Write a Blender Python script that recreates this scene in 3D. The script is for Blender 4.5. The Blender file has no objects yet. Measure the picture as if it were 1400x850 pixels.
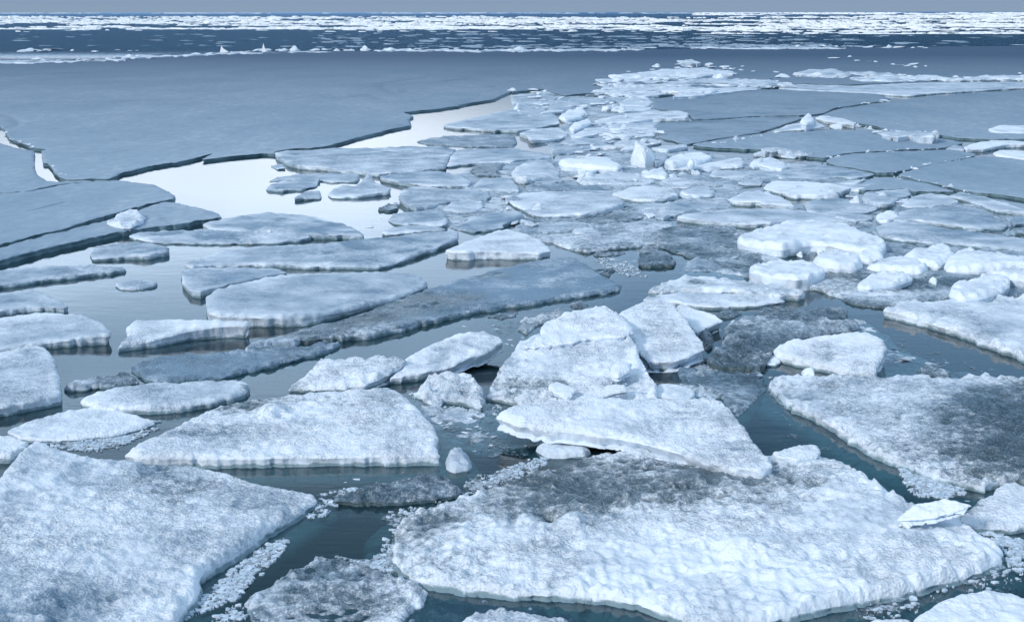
import bpy, math, random
import numpy as np
from mathutils import Vector
from mathutils.geometry import delaunay_2d_cdt
random.seed(7); RNG = np.random.default_rng(11)
scene = bpy.context.scene
COL = scene.collection

# ------------------------------------------------------------------ camera
F = 1944.0                     # focal length in photograph pixels (50 mm on 36 mm)
CAMH = 3.0
PITCH = math.atan(408.0 / F)
ROLL = math.radians(0.075)
cam_d = bpy.data.cameras.new('camera'); cam = bpy.data.objects.new('camera', cam_d); COL.objects.link(cam)
cam_d.lens = 50.0; cam_d.sensor_width = 36.0; cam_d.clip_start = 0.1; cam_d.clip_end = 60000
cam.location = (0, 0, CAMH)
from mathutils import Matrix
cam.matrix_world = (Matrix.Translation((0, 0, CAMH)) @ Matrix.Rotation(math.pi/2 - PITCH, 4, 'X') @ Matrix.Rotation(-ROLL, 4, 'Z'))
scene.camera = cam
CR, SR = math.cos(-ROLL), math.sin(-ROLL)
CP, SP = math.cos(PITCH), math.sin(PITCH)

def rays(P):
    """directions (n,3) through photograph pixels (n,2)"""
    P = np.asarray(P, float)
    x = (P[:, 0] - 700) / F; y = (425 - P[:, 1]) / F
    xr = x*CR - y*SR; yr = x*SR + y*CR
    return np.stack([xr, CP + yr*SP, -SP + yr*CP], 1)

def on_plane(P, pl):
    """points of the plane z = a + b x + c y seen at pixels P"""
    d = rays(P); a, b, c = pl
    t = (a - CAMH) / (d[:, 2] - b*d[:, 0] - c*d[:, 1])
    return np.stack([t*d[:, 0], t*d[:, 1], CAMH + t*d[:, 2]], 1)

# ------------------------------------------------------------------ noise
def _hash(ix, iy, iz, seed):
    h = (ix.astype(np.int64)*374761393 + iy.astype(np.int64)*668265263 + iz.astype(np.int64)*2147483647*3 + seed*974634777) & 0xffffffff
    h = ((h ^ (h >> 13)) * 1274126177) & 0xffffffff
    h = (h ^ (h >> 16)) & 0xffffffff
    h = (h * 2246822519) & 0xffffffff
    return ((h ^ (h >> 15)) & 0xffffff) / float(0xffffff)*2 - 1
def vnoise(x, y, z=0.0, seed=0):
    x = np.asarray(x, float); y = np.asarray(y, float); z = np.zeros_like(x) + z
    ix, iy, iz = np.floor(x), np.floor(y), np.floor(z)
    fx, fy, fz = x-ix, y-iy, z-iz
    fx, fy, fz = [f*f*f*(f*(f*6-15)+10) for f in (fx, fy, fz)]
    r = 0
    for a in (0, 1):
        for b in (0, 1):
            for c in (0, 1):
                w = (fx if a else 1-fx)*(fy if b else 1-fy)*(fz if c else 1-fz)
                r = r + w*_hash(ix+a, iy+b, iz+c, seed)
    return r
def fbm(x, y, z=0.0, seed=0, oct=3):
    r = 0; a = 1.0; s = 0
    x, y, z = np.asarray(x, float), np.asarray(y, float), np.asarray(z, float)
    for i in range(oct):
        r = r + a*vnoise(x, y, z, seed+i*17); s += a
        a *= .5; x = x*2.03+3.1; y = y*2.03-7.7; z = z*2.03
    return r/s
def sstep(x, a, b):
    t = np.clip((x-a)/(b-a), 0, 1); return t*t*(3-2*t)

# ------------------------------------------------------------------ objects
def tag(o, label=None, cat=None, group=None, kind=None):
    if label: o['label'] = label
    if cat: o['category'] = cat
    if group: o['group'] = group
    if kind: o['kind'] = kind
    return o
def mesh_obj(name, V, T, mat, parent=None, loc=None, attrs=None, smooth=True):
    me = bpy.data.meshes.new(name)
    V = np.asarray(V, float); T = np.asarray(T, np.int32)
    if loc is not None: V = V - np.asarray(loc)
    me.vertices.add(len(V)); me.vertices.foreach_set('co', V.astype(np.float32).ravel())
    me.loops.add(T.size); me.loops.foreach_set('vertex_index', T.ravel())
    n = len(T); k = T.shape[1]
    me.polygons.add(n); me.polygons.foreach_set('loop_start', np.arange(0, n*k, k, dtype=np.int32))
    me.polygons.foreach_set('loop_total', np.full(n, k, np.int32))
    me.polygons.foreach_set('use_smooth', np.full(n, smooth, bool))
    for key, val in (attrs or {}).items():
        at = me.attributes.new(key, 'FLOAT', 'POINT'); at.data.foreach_set('value', np.asarray(val, np.float32))
    me.update(calc_edges=True); me.validate()
    me.materials.append(mat)
    o = bpy.data.objects.new(name, me); COL.objects.link(o)
    if parent is not None: o.parent = parent
    elif loc is not None: o.location = loc
    return o
def empty(name, loc):
    o = bpy.data.objects.new(name, None); COL.objects.link(o); o.location = loc; o.empty_display_size = .1
    return o

# ------------------------------------------------------------------ materials
def newmat(name):
    m = bpy.data.materials.new(name); m.use_nodes = True
    nt = m.node_tree; nt.nodes.clear(); return m, nt
class NB:
    def __init__(s, nt): s.nt = nt
    def n(s, t, **kw):
        nd = s.nt.nodes.new(t)
        for k, v in kw.items():
            if k == 'ins':
                for i, val in v.items():
                    if isinstance(val, bpy.types.NodeSocket): s.nt.links.new(val, nd.inputs[i])
                    else: nd.inputs[i].default_value = val
            else: setattr(nd, k, v)
        return nd
    def math(s, op, a, b=0.0, c=0.0, clamp=False):
        nd = s.n('ShaderNodeMath', operation=op, use_clamp=clamp, ins={0: a, 1: b, 2: c}); return nd.outputs[0]
    def ramp(s, x, lo, hi, smooth=True):
        nd = s.n('ShaderNodeMapRange', interpolation_type='SMOOTHSTEP' if smooth else 'LINEAR', ins={'Value': x, 'From Min': lo, 'From Max': hi}); return nd.outputs[0]
    def mix(s, f, a, b):
        nd = s.n('ShaderNodeMix', data_type='RGBA', ins={0: f, 6: a, 7: b}); return nd.outputs[2]
    def noise(s, vec, scale, detail=4, rough=.55):
        return s.n('ShaderNodeTexNoise', ins={'Vector': vec, 'Scale': scale, 'Detail': detail, 'Roughness': rough}).outputs[0]
    def attr(s, name): return s.n('ShaderNodeAttribute', attribute_name=name).outputs['Fac']
    def vmul(s, vec, k): return s.n('ShaderNodeVectorMath', operation='MULTIPLY', ins={0: vec, 1: k}).outputs[0]

def rgb(r, g, b): return (r, g, b, 1)
WHITE = rgb(.82, .87, .92); GREY = rgb(.20, .29, .38); DARK = rgb(.028, .062, .082); SPECK = rgb(.38, .51, .61)

def ice_top_mat():
    m, nt = newmat('snow_and_ice'); b = NB(nt)
    pos = b.n('ShaderNodeNewGeometry').outputs['Position']
    wet, fro, grain = b.attr('wet'), b.attr('frost'), b.attr('grain')
    n1 = b.noise(pos, 2.3, 5, .6); n2 = b.noise(pos, 17, 5, .65)
    n3 = b.noise(b.vmul(pos, (1, .8, 1)), 95, 4, .72)
    vor = b.n('ShaderNodeTexVoronoi', feature='SMOOTH_F1', ins={'Vector': pos, 'Scale': 48.0, 'Smoothness': .6, 'Randomness': 1.0}).outputs['Distance']
    f = b.math('MULTIPLY_ADD', b.math('SUBTRACT', n1, .5), 1.3, fro)
    g_ = b.math('MAXIMUM', grain, .15)
    f = b.math('MULTIPLY_ADD', b.math('SUBTRACT', n2, .5), b.math('MULTIPLY', g_, 1.6), f)
    f = b.math('MULTIPLY_ADD', b.math('SUBTRACT', n3, .5), b.math('MULTIPLY', g_, 1.5), f, clamp=True)
    c = b.mix(f, WHITE, GREY)
    w = b.math('MULTIPLY_ADD', b.math('SUBTRACT', n2, .5), 1.5, wet)
    w = b.math('MULTIPLY_ADD', b.math('SUBTRACT', n1, .5), .9, w)
    w = b.math('MULTIPLY_ADD', b.math('SUBTRACT', n3, .5), 1.1, w)
    wm = b.math('MULTIPLY', b.ramp(w, .14, .92), b.ramp(wet, .02, .25))
    sp = b.math('MULTIPLY', b.ramp(n3, .47, .68), b.ramp(n2, .36, .6))
    dk = b.mix(b.math('MULTIPLY', sp, .75), DARK, SPECK)
    c = b.mix(b.math('MULTIPLY', wm, .93), c, dk)
    h = b.math('ADD', b.math('MULTIPLY', n2, .55), b.math('MULTIPLY', n3, .42))
    h = b.math('MULTIPLY', b.math('MULTIPLY_ADD', vor, .5, h), b.math('MULTIPLY_ADD', b.ramp(n1, .35, .65), .7, .45))
    geo = b.n('ShaderNodeCameraData')
    bump = b.n('ShaderNodeBump', ins={'Strength': b.math('MINIMUM', b.math('MULTIPLY_ADD', grain, .8, .15), 1.0), 'Distance': .026, 'Height': h})
    p = b.n('ShaderNodeBsdfPrincipled', ins={'Base Color': c, 'Normal': bump.outputs[0], 'IOR': 1.31})
    rough = b.n('ShaderNodeMapRange', ins={'Value': wm, 'To Min': .62, 'To Max': .17}); nt.links.new(rough.outputs[0], p.inputs['Roughness'])
    out = b.n('ShaderNodeOutputMaterial'); nt.links.new(p.outputs[0], out.inputs[0])
    return m
def ice_edge_mat():
    m, nt = newmat('broken_ice_edge'); b = NB(nt)
    pos = b.n('ShaderNodeNewGeometry').outputs['Position']
    wet, fro, low = b.attr('wet'), b.attr('frost'), b.attr('low')
    flut = b.noise(b.vmul(pos, (1, 1, .55)), 24, 5, .7); n2 = b.noise(pos, 9, 5, .6); n3 = b.noise(pos, 60, 3, .7)
    f = b.math('MULTIPLY_ADD', b.math('SUBTRACT', flut, .5), 1.3, fro)
    f = b.math('MULTIPLY_ADD', b.math('SUBTRACT', n3, .5), .8, f, clamp=True)
    c = b.mix(f, rgb(.76, .83, .90), rgb(.22, .33, .41))
    # waterlogged ice at the waterline is glassy and greenish
    lw = b.math('MULTIPLY_ADD', b.math('SUBTRACT', n2, .5), 1.2, low)
    c = b.mix(b.math('MULTIPLY', b.ramp(lw, .45, .9), .85), c, b.mix(b.ramp(b.n('ShaderNodeSeparateXYZ', ins={0: pos}).outputs[2], -.03, -.005), rgb(.22, .37, .37), rgb(.095, .18, .21)))
    w = b.math('MULTIPLY_ADD', b.math('SUBTRACT', n2, .5), 1.2, wet)
    wm = b.ramp(w, .35, .8)
    c = b.mix(b.math('MULTIPLY', wm, .9), c, rgb(.05, .08, .085))
    h = b.math('ADD', b.math('MULTIPLY', flut, .6), b.math('MULTIPLY', n3, .4))
    bump = b.n('ShaderNodeBump', ins={'Strength': .6, 'Distance': .02, 'Height': h})
    p = b.n('ShaderNodeBsdfPrincipled', ins={'Base Color': c, 'Normal': bump.outputs[0], 'Roughness': .38, 'IOR': 1.31})
    out = b.n('ShaderNodeOutputMaterial'); nt.links.new(p.outputs[0], out.inputs[0])
    return m
def sheet_mat():
    m, nt = newmat('smooth_grey_ice'); b = NB(nt)
    pos = b.n('ShaderNodeNewGeometry').outputs['Position']
    wet = b.attr('wet')
    n1 = b.noise(b.vmul(pos, (.5, .22, 1)), .55, 7, .65); n2 = b.noise(b.vmul(pos, (1, .5, 1)), 5, 7, .75); n3 = b.noise(pos, 45, 4, .7)
    wpos = b.n('ShaderNodeVectorMath', operation='ADD', ins={0: b.vmul(pos, (.5, .3, 1)), 1: b.n('ShaderNodeTexNoise', ins={'Vector': pos, 'Scale': .6, 'Detail': 4.0}).outputs[1]}).outputs[0]
    vo = b.n('ShaderNodeTexVoronoi', feature='DISTANCE_TO_EDGE', ins={'Vector': wpos, 'Scale': .42}).outputs['Distance']
    f = b.math('ADD', b.math('MULTIPLY', b.math('SUBTRACT', n1, .5), 1.9), b.math('MULTIPLY', b.math('SUBTRACT', n2, .5), 1.2))
    f = b.math('MULTIPLY_ADD', b.math('SUBTRACT', n3, .5), .6, f)
    f = b.math('ADD', f, .5, clamp=True)
    c = b.mix(f, rgb(.20, .285, .365), rgb(.40, .485, .56))
    c = b.mix(b.math('MULTIPLY', b.ramp(b.noise(b.vmul(pos, (.7, 1, 1)), 3.1, 2, .4), .70, .78), .6), c, rgb(.13, .19, .25))   # small melt scars
    # healed cracks and a dusting of frost
    c = b.mix(b.math('MULTIPLY', b.math('SUBTRACT', 1.0, b.ramp(vo, .0, .012)), b.math('MULTIPLY', b.ramp(n1, .45, .6), .35)), c, rgb(.45, .53, .6))
    c = b.mix(b.math('MULTIPLY', b.math('MULTIPLY', b.ramp(n2, .5, .68), b.ramp(n1, .46, .6)), .6), c, rgb(.50, .58, .65))
    # sky reflection put into the base colour: darker and bluer with distance
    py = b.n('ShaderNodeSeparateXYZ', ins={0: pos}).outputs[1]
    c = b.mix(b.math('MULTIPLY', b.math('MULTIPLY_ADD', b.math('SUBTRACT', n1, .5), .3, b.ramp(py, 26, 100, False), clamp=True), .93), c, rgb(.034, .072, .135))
    c = b.mix(b.math('MULTIPLY', b.ramp(b.math('ADD', wet, b.math('SUBTRACT', n2, .5)), .35, .8), .7), c, rgb(.07, .125, .165))
    h = b.math('ADD', b.math('MULTIPLY', n2, .6), b.math('MULTIPLY', n3, .25))
    bump = b.n('ShaderNodeBump', ins={'Strength': .5, 'Distance': .03, 'Height': h})
    df = b.n('ShaderNodeBsdfDiffuse', ins={'Color': c, 'Normal': bump.outputs[0]}); gl = b.n('ShaderNodeBsdfGlossy', ins={'Roughness': .35, 'Normal': bump.outputs[0]})
    mx = b.n('ShaderNodeMixShader', ins={0: .09, 1: df.outputs[0], 2: gl.outputs[0]})
    nt.links.new(mx.outputs[0], b.n('ShaderNodeOutputMaterial').inputs[0])
    return m
def far_mat():
    m, nt = newmat('distant_snowy_ice'); b = NB(nt)
    pos = b.n('ShaderNodeNewGeometry').outputs['Position']
    n = b.noise(pos, 1.5, 4, .6)
    c = b.mix(n, rgb(.80, .82, .82), rgb(.93, .94, .93))
    p = b.n('ShaderNodeBsdfPrincipled', ins={'Base Color': c, 'Roughness': .7})
    out = b.n('ShaderNodeOutputMaterial'); nt.links.new(p.outputs[0], out.inputs[0])
    return m
def slush_mat():
    m, nt = newmat('slush'); b = NB(nt)
    pos = b.n('ShaderNodeNewGeometry').outputs['Position']
    n = b.noise(pos, 30, 4, .6)
    c = b.mix(b.ramp(n, .3, .7), rgb(.34, .44, .52), rgb(.70, .78, .86))
    p = b.n('ShaderNodeBsdfPrincipled', ins={'Base Color': c, 'Roughness': .45, 'IOR': 1.31})
    out = b.n('ShaderNodeOutputMaterial'); nt.links.new(p.outputs[0], out.inputs[0])
    return m
def film_mat():
    """thin broken skin of grease ice: lacy, with holes"""
    m, nt = newmat('grease_ice'); b = NB(nt)
    pos = b.n('ShaderNodeNewGeometry').outputs['Position']
    a0 = b.attr('wet')
    n = b.noise(b.vmul(pos, (1, .6, 1)), 5, 8, .72); n3 = b.noise(pos, 40, 5, .7)
    a = b.math('MULTIPLY_ADD', b.math('SUBTRACT', n, .5), 2.4, a0)
    a = b.math('MULTIPLY_ADD', b.math('SUBTRACT', n3, .5), 1.0, a)
    a = b.math('ADD', a, .35)
    al = b.math('MULTIPLY', b.ramp(a, .42, .75), .85)
    hi = b.attr('frost')
    c = b.mix(b.math('MULTIPLY_ADD', b.math('SUBTRACT', n3, .5), 1.6, hi, clamp=True), rgb(.11, .17, .21), rgb(.70, .77, .84))
    bump = b.n('ShaderNodeBump', ins={'Strength': .8, 'Distance': .02, 'Height': n3})
    p = b.n('ShaderNodeBsdfPrincipled', ins={'Base Color': c, 'Roughness': .35, 'Alpha': al, 'IOR': 1.31, 'Normal': bump.outputs[0]})
    out = b.n('ShaderNodeOutputMaterial'); nt.links.new(p.outputs[0], out.inputs[0])
    return m
def water_mat():
    m, nt = newmat('cold_water'); b = NB(nt)
    pos = b.n('ShaderNodeNewGeometry').outputs['Position']
    n1 = b.noise(b.vmul(pos, (.45, 1, 1)), 2.6, 4, .6); n2 = b.noise(b.vmul(pos, (.4, 1, 1)), 14, 3, .6)
    h = b.math('ADD', b.math('MULTIPLY', n1, .75), b.math('MULTIPLY', n2, .22))
    py = b.n('ShaderNodeSeparateXYZ', ins={0: pos}).outputs[1]; rip = b.ramp(py, 92, 118)     # open water beyond the ice is rippled
    bump = b.n('ShaderNodeBump', ins={'Strength': b.math('MULTIPLY_ADD', rip, .8, .05), 'Distance': b.math('MULTIPLY_ADD', rip, .5, .05), 'Height': h})
    fr = b.n('ShaderNodeFresnel', ins={'IOR': 1.33, 'Normal': bump.outputs[0]})
    gl = b.n('ShaderNodeBsdfGlossy', ins={'Color': b.mix(rip, rgb(1, 1, 1), rgb(.34, .50, .70)), 'Roughness': b.math('MULTIPLY_ADD', rip, .3, .05), 'Normal': bump.outputs[0]})  # far reflection tinted darker and bluer, standing in for ripples mirroring higher sky
    tr = b.n('ShaderNodeBsdfTransparent', ins={'Color': rgb(.75, .85, .86)})
    df = b.n('ShaderNodeBsdfDiffuse', ins={'Color': rgb(.016, .075, .100)})
    ms = b.n('ShaderNodeMixShader', ins={0: .22, 1: tr.outputs[0], 2: df.outputs[0]})
    mx = b.n('ShaderNodeMixShader', ins={0: fr.outputs[0], 1: ms.outputs[0], 2: gl.outputs[0]})
    va = b.n('ShaderNodeVolumeAbsorption', ins={'Color': rgb(.20, .66, .64), 'Density': 5.0})
    out = b.n('ShaderNodeOutputMaterial'); nt.links.new(mx.outputs[0], out.inputs[0]); nt.links.new(va.outputs[0], out.inputs[1])
    return m
M = dict(top=ice_top_mat(), edge=ice_edge_mat(), sheet=sheet_mat(), far=far_mat(), slush=slush_mat(), film=film_mat(), water=water_mat())

# ------------------------------------------------------------------ outlines
TILE = {'A': (0, 120, 3.864), 'B': (340, 120, 3.864), 'C': (680, 120, 3.864), 'D': (1040, 120, 3.864),
        'E': (0, 320, 3.864), 'F': (340, 320, 3.864), 'G': (680, 320, 3.864), 'H': (1040, 320, 3.864),
        'I': (0, 520, 2.575), 'J': (460, 520, 2.575), 'K': (920, 520, 2.575), 'N': (0, 0, 2.917), 'O': (460, 0, 2.917), 'Q': (920, 0, 2.917),
        'P': (0, 0, 1)}
def parse(s, h):
    """'B 10,20 30,40:.2 C 5,6' -> photograph pixels and heights; a letter switches the frame the numbers are read in"""
    t = 'P'; pts = []; hs = []
    for w in s.split():
        if w in TILE: t = w; continue
        hh = h
        if ':' in w: w, q = w.split(':'); hh = float(q)
        x, y = map(float, w.split(','))
        ox, oy, k = TILE[t]; pts.append((ox+x/k, oy+y/k)); hs.append(hh)
    return np.array(pts), np.array(hs)
def fit_plane(P, H):
    if np.ptp(H) < 1e-6: return (H[0], 0., 0.)
    d = rays(P); t = (H-CAMH)/d[:, 2]; X = t*d[:, 0]; Y = t*d[:, 1]
    A = np.stack([np.ones_like(X), X, Y], 1)
    return tuple(np.linalg.lstsq(A, H, rcond=None)[0])
def chaikin(P, k, it):
    for _ in range(it):
        Q = np.roll(P, -1, 0); P = np.stack([P*(1-k)+Q*k, P*k+Q*(1-k)], 1).reshape(-1, 2)
    return P
def resample(P, step):
    Q = np.roll(P, -1, 0); L = np.hypot(*(Q-P).T); out = []
    for p, q, l in zip(P, Q, L):
        n = max(1, int(round(l/step)))
        out.append(p + (q-p)*(np.arange(n)/n)[:, None])
    return np.concatenate(out)
def inside(P, X):
    x, y = X[:, 0], X[:, 1]; r = np.zeros(len(X), bool)
    for (x0, y0), (x1, y1) in zip(P, np.roll(P, -1, 0)):
        c = ((y0 > y) != (y1 > y))
        if not c.any(): continue
        r[c] ^= (x[c] < (x1-x0)*(y[c]-y0)/(y1-y0)+x0)
    return r
def seg_dist(X, A, B):
    best = np.full(len(X), 1e9)
    for a, b in zip(A, B):
        ab = b-a; t = np.clip(((X-a)@ab)/max(ab@ab, 1e-12), 0, 1)
        d = X-(a+t[:, None]*ab); np.minimum(best, d[:, 0]**2+d[:, 1]**2, out=best)
    return np.sqrt(best)
def signed_area(P):
    x, y = P.T; return .5*np.sum(x*np.roll(y, -1)-y*np.roll(x, -1))
STY = {  # relief, edge radius, rim roughness, wet, frost, corner cut, jag (photo px)
    'snow':  dict(amp=.009, rnd=.022, rim=.008, wet=.0, frost=.10, jag=1.0),
    'frost': dict(amp=.006, rnd=.022, rim=.010, wet=.0, frost=.74, jag=1.2),
    'pale':  dict(amp=.007, rnd=.028, rim=.008, wet=.0, frost=.60, jag=.9),
    'sheet': dict(amp=.003, rnd=.010, rim=.006, wet=.0, frost=.80, jag=1.15),
    'wet':   dict(amp=.014, rnd=.025, rim=.020, wet=.80, frost=.75, jag=1.6),
    'mixed': dict(amp=.013, rnd=.030, rim=.014, wet=.42, frost=.40, jag=1.5),
    'lump':  dict(amp=.022, rnd=.075, rim=.014, wet=.0, frost=.04, jag=1.1),
}
FLOES = []
def floe(name, style, pts, label, cat, group, h=.11, t=None, base=None, wets=(), bumps=(), parts=None, grooves=(),
         step=1.0, seed=None, foot=.05, cut=.08, tilt=None, **over):
    S = dict(STY[style]); S.update(over)
    seed = seed if seed is not None else (len(FLOES)*13+5); FLOES.append(label)
    P, H = parse(pts, h)
    if base is None and name not in ('brash_ice', 'snow_bank') and h > 0:        # thin ice rides low
        k_ = {'sheet': .55, 'lump': .8, 'wet': .8}.get(style, .56) if t is None else .85
        H = H*k_; h = h*k_; t = None if t is None else t*.8
    if t is None and base is None and np.ptp(H) < 1e-6 and P[:, 1].mean() < 470 and style not in ('sheet', 'wet', 'lump'):
        # free floes never float quite level
        q = (P-P.mean(0))/np.maximum(np.ptp(P, axis=0), 1); rt = random.Random(seed or len(FLOES)); ang = rt.uniform(0, 6.28)
        H = np.maximum(H*(1+(q[:, 0]*math.cos(ang)+q[:, 1]*math.sin(ang))*.85), .012)
    pl = fit_plane(P, H)
    yc = np.clip(P[:, 1], 30, 900).mean()
    P = chaikin(P, cut*(2 if style == 'lump' else 1), 2)
    P = resample(P, 3.2*step)
    sc = np.interp(P[:, 1], [30, 100, 250, 600], [.15, .4, .8, 1.2])*S['jag']
    yy = P[:, 1]*1.6
    for (wl, am) in ((55, 1.1), (22, 1.2), (9, 1.1), (4.5, 1.0)):
        P = P + np.stack([vnoise(P[:, 0]/wl, yy/wl, 0, seed)*am, vnoise(P[:, 0]/wl, yy/wl, 5.5, seed+3)*am*.6], 1)*sc[:, None]
    P[:, 1] = np.maximum(P[:, 1], 17.6)
    area_px = abs(signed_area(P))
    # interior sample points: a rough grid whose density follows the distance
    x0, y0 = P.min(0); x1, y1 = P.max(0)
    sx, sy = 3.2*step, 2.0*step
    gx, gy = np.meshgrid(np.arange(x0, x1, sx), np.arange(y0, y1, sy)); gx[::2] += sx/2
    G = np.stack([gx.ravel(), gy.ravel()], 1); G += RNG.uniform(-.3, .3, G.shape)*(sx, sy)
    G = G[inside(P, G)]
    off = (G[:, 0] < -10) | (G[:, 0] > 1410) | (G[:, 1] > 860)       # beyond the frame: sparser
    G = G[~off | (RNG.random(len(G)) < .25)]
    W = on_plane(P, pl); 
    if signed_area(W[:, :2]) < 0: W = W[::-1]; P = P[::-1]
    B2 = W[:, :2]; B2n = np.roll(B2, -1, 0)
    extra = np.zeros((0, 2)); edges = [(i, (i+1) % len(B2)) for i in range(len(B2))]
    g3 = []
    if len(G):
        g3 = on_plane(G, pl)
        d = seg_dist(g3[:, :2], B2, B2n) if len(G)*len(B2) < 4e8 else np.ones(len(G))
        dist = np.hypot(g3[:, 0], g3[:, 1]); sp = 3.2*step*dist/F
        g3 = g3[d > .45*sp]
        g3 = g3[:, :2]
    # a few rows along the rim, for its rounded shoulder
    tn = np.roll(B2, -1, 0)-np.roll(B2, 1, 0); tn /= np.maximum(np.linalg.norm(tn, axis=1), 1e-9)[:, None]; nn = np.stack([-tn[:, 1], tn[:, 0]], 1)
    for q in (.12, .4, .85):
        r_ = B2+nn*(q*S['rnd']); r_ = r_[inside(B2, r_)]
        if len(r_):
            r_ = r_[seg_dist(r_, B2, B2n) > q*S['rnd']*.8]; g3 = np.concatenate([g3, r_]) if len(g3) else r_
    V2 = list(map(tuple, B2)); glines = []
    for gr, gw in grooves:
        gp, _ = parse(gr, h); gp = chaikin_open(gp); gw_ = on_plane(gp, pl)[:, :2]
        keep = seg_dist(g3, gw_[:-1], gw_[1:]) > gw*1.6; g3 = g3[keep]
        tn = np.gradient(gw_, axis=0); tn /= np.linalg.norm(tn, axis=1)[:, None]; nr = np.stack([-tn[:, 1], tn[:, 0]], 1)
        for s_ in (-1, 0, 1):
            q = gw_+nr*gw*s_; k0 = len(V2)
            ok = inside(B2, q)
            q = q[ok]
            V2 += list(map(tuple, q)); edges += [(k0+i, k0+i+1) for i in range(len(q)-1)]
        glines.append((gw_, gw))
    V2 += list(map(tuple, g3))
    r = delaunay_2d_cdt([Vector(v) for v in V2], edges, [list(range(len(B2)))] if not grooves else [list(range(len(B2)))], 1, 1e-6)
    XY = np.array([tuple(v) for v in r[0]]); T = np.array([f for f in r[2] if len(f) == 3], np.int64)
    if len(T) == 0: print('EMPTY FLOE', label); return None
    # keep triangles inside the outline
    cc = XY[T].mean(1); T = T[inside(B2, cc)]
    a = XY[T[:, 0]]; b = XY[T[:, 1]]; c = XY[T[:, 2]]
    cr = (b[:, 0]-a[:, 0])*(c[:, 1]-a[:, 1])-(b[:, 1]-a[:, 1])*(c[:, 0]-a[:, 0])
    T[cr < 0] = T[cr < 0][:, ::-1]; T = T[np.abs(cr) > 1e-12]
    used = np.unique(T); mp = -np.ones(len(XY), int); mp[used] = np.arange(len(used)); XY = XY[used]; T = mp[T]
    x, y = XY.T; dist = np.hypot(x, y)
    d = seg_dist(XY, B2, B2n)
    z = pl[0]+pl[1]*x+pl[2]*y
    spc = 3.2*step*dist/F*1.3
    rel = 0
    for wl, am in ((1.1, 1.5), (.42, .8), (.16, .6), (.075, .8), (.035, .6)):
        wgt = np.clip(wl/spc/2.0, 0, 1)
        n = vnoise(x/wl, y/wl, 0, seed+int(wl*100)); 
        if wl < .2: n = 1-2*np.abs(n)**.8 if wl > .05 else n        # pebbly, rounded clumps
        rel = rel + am*wgt*n
    z = z + rel*S['amp']*sstep(d, 0, .04)
    hollow = -rel
    pit = np.zeros(len(x))
    if style in ('snow', 'mixed', 'frost') and area_px > 3000 and spc.min() < .06:      # melt pits and low drifts
        pit = sstep(vnoise(x/.21, y/.27, 0, seed+201)+.35*vnoise(x/.07, y/.07, 0, seed+202), .42, .75)*sstep(vnoise(x/.9, y/.9, 0, seed+203), -.2, .3)
        z = z - .013*pit + .016*sstep(fbm(x/.8, y/.33, 0, seed+205), .05, .45)*sstep(d, 0, .1)
    rw = np.maximum(.05, spc*2.2)
    rimn = vnoise(x/rw, y/rw, 0, seed+91)+.6*vnoise(x/rw*2.2, y/rw*2.2, 0, seed+92)
    z = z + S['rim']*rimn*sstep(.16-d, 0, .13)*sstep(d, 0, .02)
    wetv = np.full(len(x), S['wet']); frv = np.full(len(x), S['frost'])
    D = rays_px(x, y, z)
    for (bx, by, rx, ry, am) in wets:
        q = ((D[:, 0]-bx)/rx)**2+((D[:, 1]-by)/ry)**2
        wetv = wetv + am*np.exp(-q)
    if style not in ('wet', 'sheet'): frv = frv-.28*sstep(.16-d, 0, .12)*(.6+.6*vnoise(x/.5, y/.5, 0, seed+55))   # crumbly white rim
    wetv = np.where(wetv > .05, wetv+np.clip(.16*hollow, -.4, .4), wetv)          # water stands in the hollows
    gr0 = dict(snow=.85, mixed=1.0, wet=1.0, frost=.55, pale=.45, lump=.35, sheet=.5)[style]*(.65+.6*random.Random(seed*7).random())
    grn = np.clip(gr0*(1+1.3*fbm(x/.7, y/.9, 0, seed+77)), .05, 1.3)
    frv = frv + .30*pit; wetv = wetv + .10*pit
    frv = frv + np.clip(.28*fbm(x/.45, y/.6, 0, seed+8), -.3, .3)+np.clip(.25*fbm(x/1.3, y/1.3, 0, seed+7), -.3, .3)
    for (bx, by, rx, ry, am) in bumps:
        q = ((D[:, 0]-bx)/rx)**2+((D[:, 1]-by)/ry)**2
        z = z + am*np.exp(-q*1.5)*(1+.5*fbm(x/.09, y/.09, 0, seed+70, 3))
    rr = S['rnd']*(1+.35*fbm(x/.25, y/.25, 0, seed+31)); u = np.clip(d/rr, 0, 1)
    z = z - rr*.8*(1-np.sqrt(np.maximum(0, 1-(1-u)**2)))
    for gw_, gw in glines:
        gd = seg_dist(XY, gw_[:-1], gw_[1:]); z = np.where(gd < gw*.5, z-h*.95, z)
        wetv = wetv + .5*np.exp(-(gd/gw/1.5)**2)
    top = np.stack([x, y, z], 1)
    # walls
    E = np.concatenate([T[:, [0, 1]], T[:, [1, 2]], T[:, [2, 0]]]); key = E[:, 0]*10**7+E[:, 1]; rev = E[:, 1]*10**7+E[:, 0]
    be = E[~np.isin(key, rev)]
    bi = np.unique(be); loc_ = -np.ones(len(x), int); loc_[bi] = np.arange(len(bi)); nb = len(bi)
    ev = XY[be[:, 1]]-XY[be[:, 0]]; en = np.stack([ev[:, 1], -ev[:, 0]], 1)
    nrm = np.zeros((nb, 2)); np.add.at(nrm, loc_[be[:, 0]], en); np.add.at(nrm, loc_[be[:, 1]], en)
    nrm /= np.maximum(np.linalg.norm(nrm, axis=1), 1e-9)[:, None]
    bx_, by_, bz_ = top[bi].T
    if t is None: zb = np.full(nb, -.10) if base is None else np.full(nb, base)
    else: zb = bz_-t*(1+.15*fbm(bx_/.2, by_/.2, 0, seed+3))
    zb = np.minimum(zb, bz_-.01)
    rings = [top[bi]]; fr_ = (.14, .32, .52, .76, 1.0)
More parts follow.
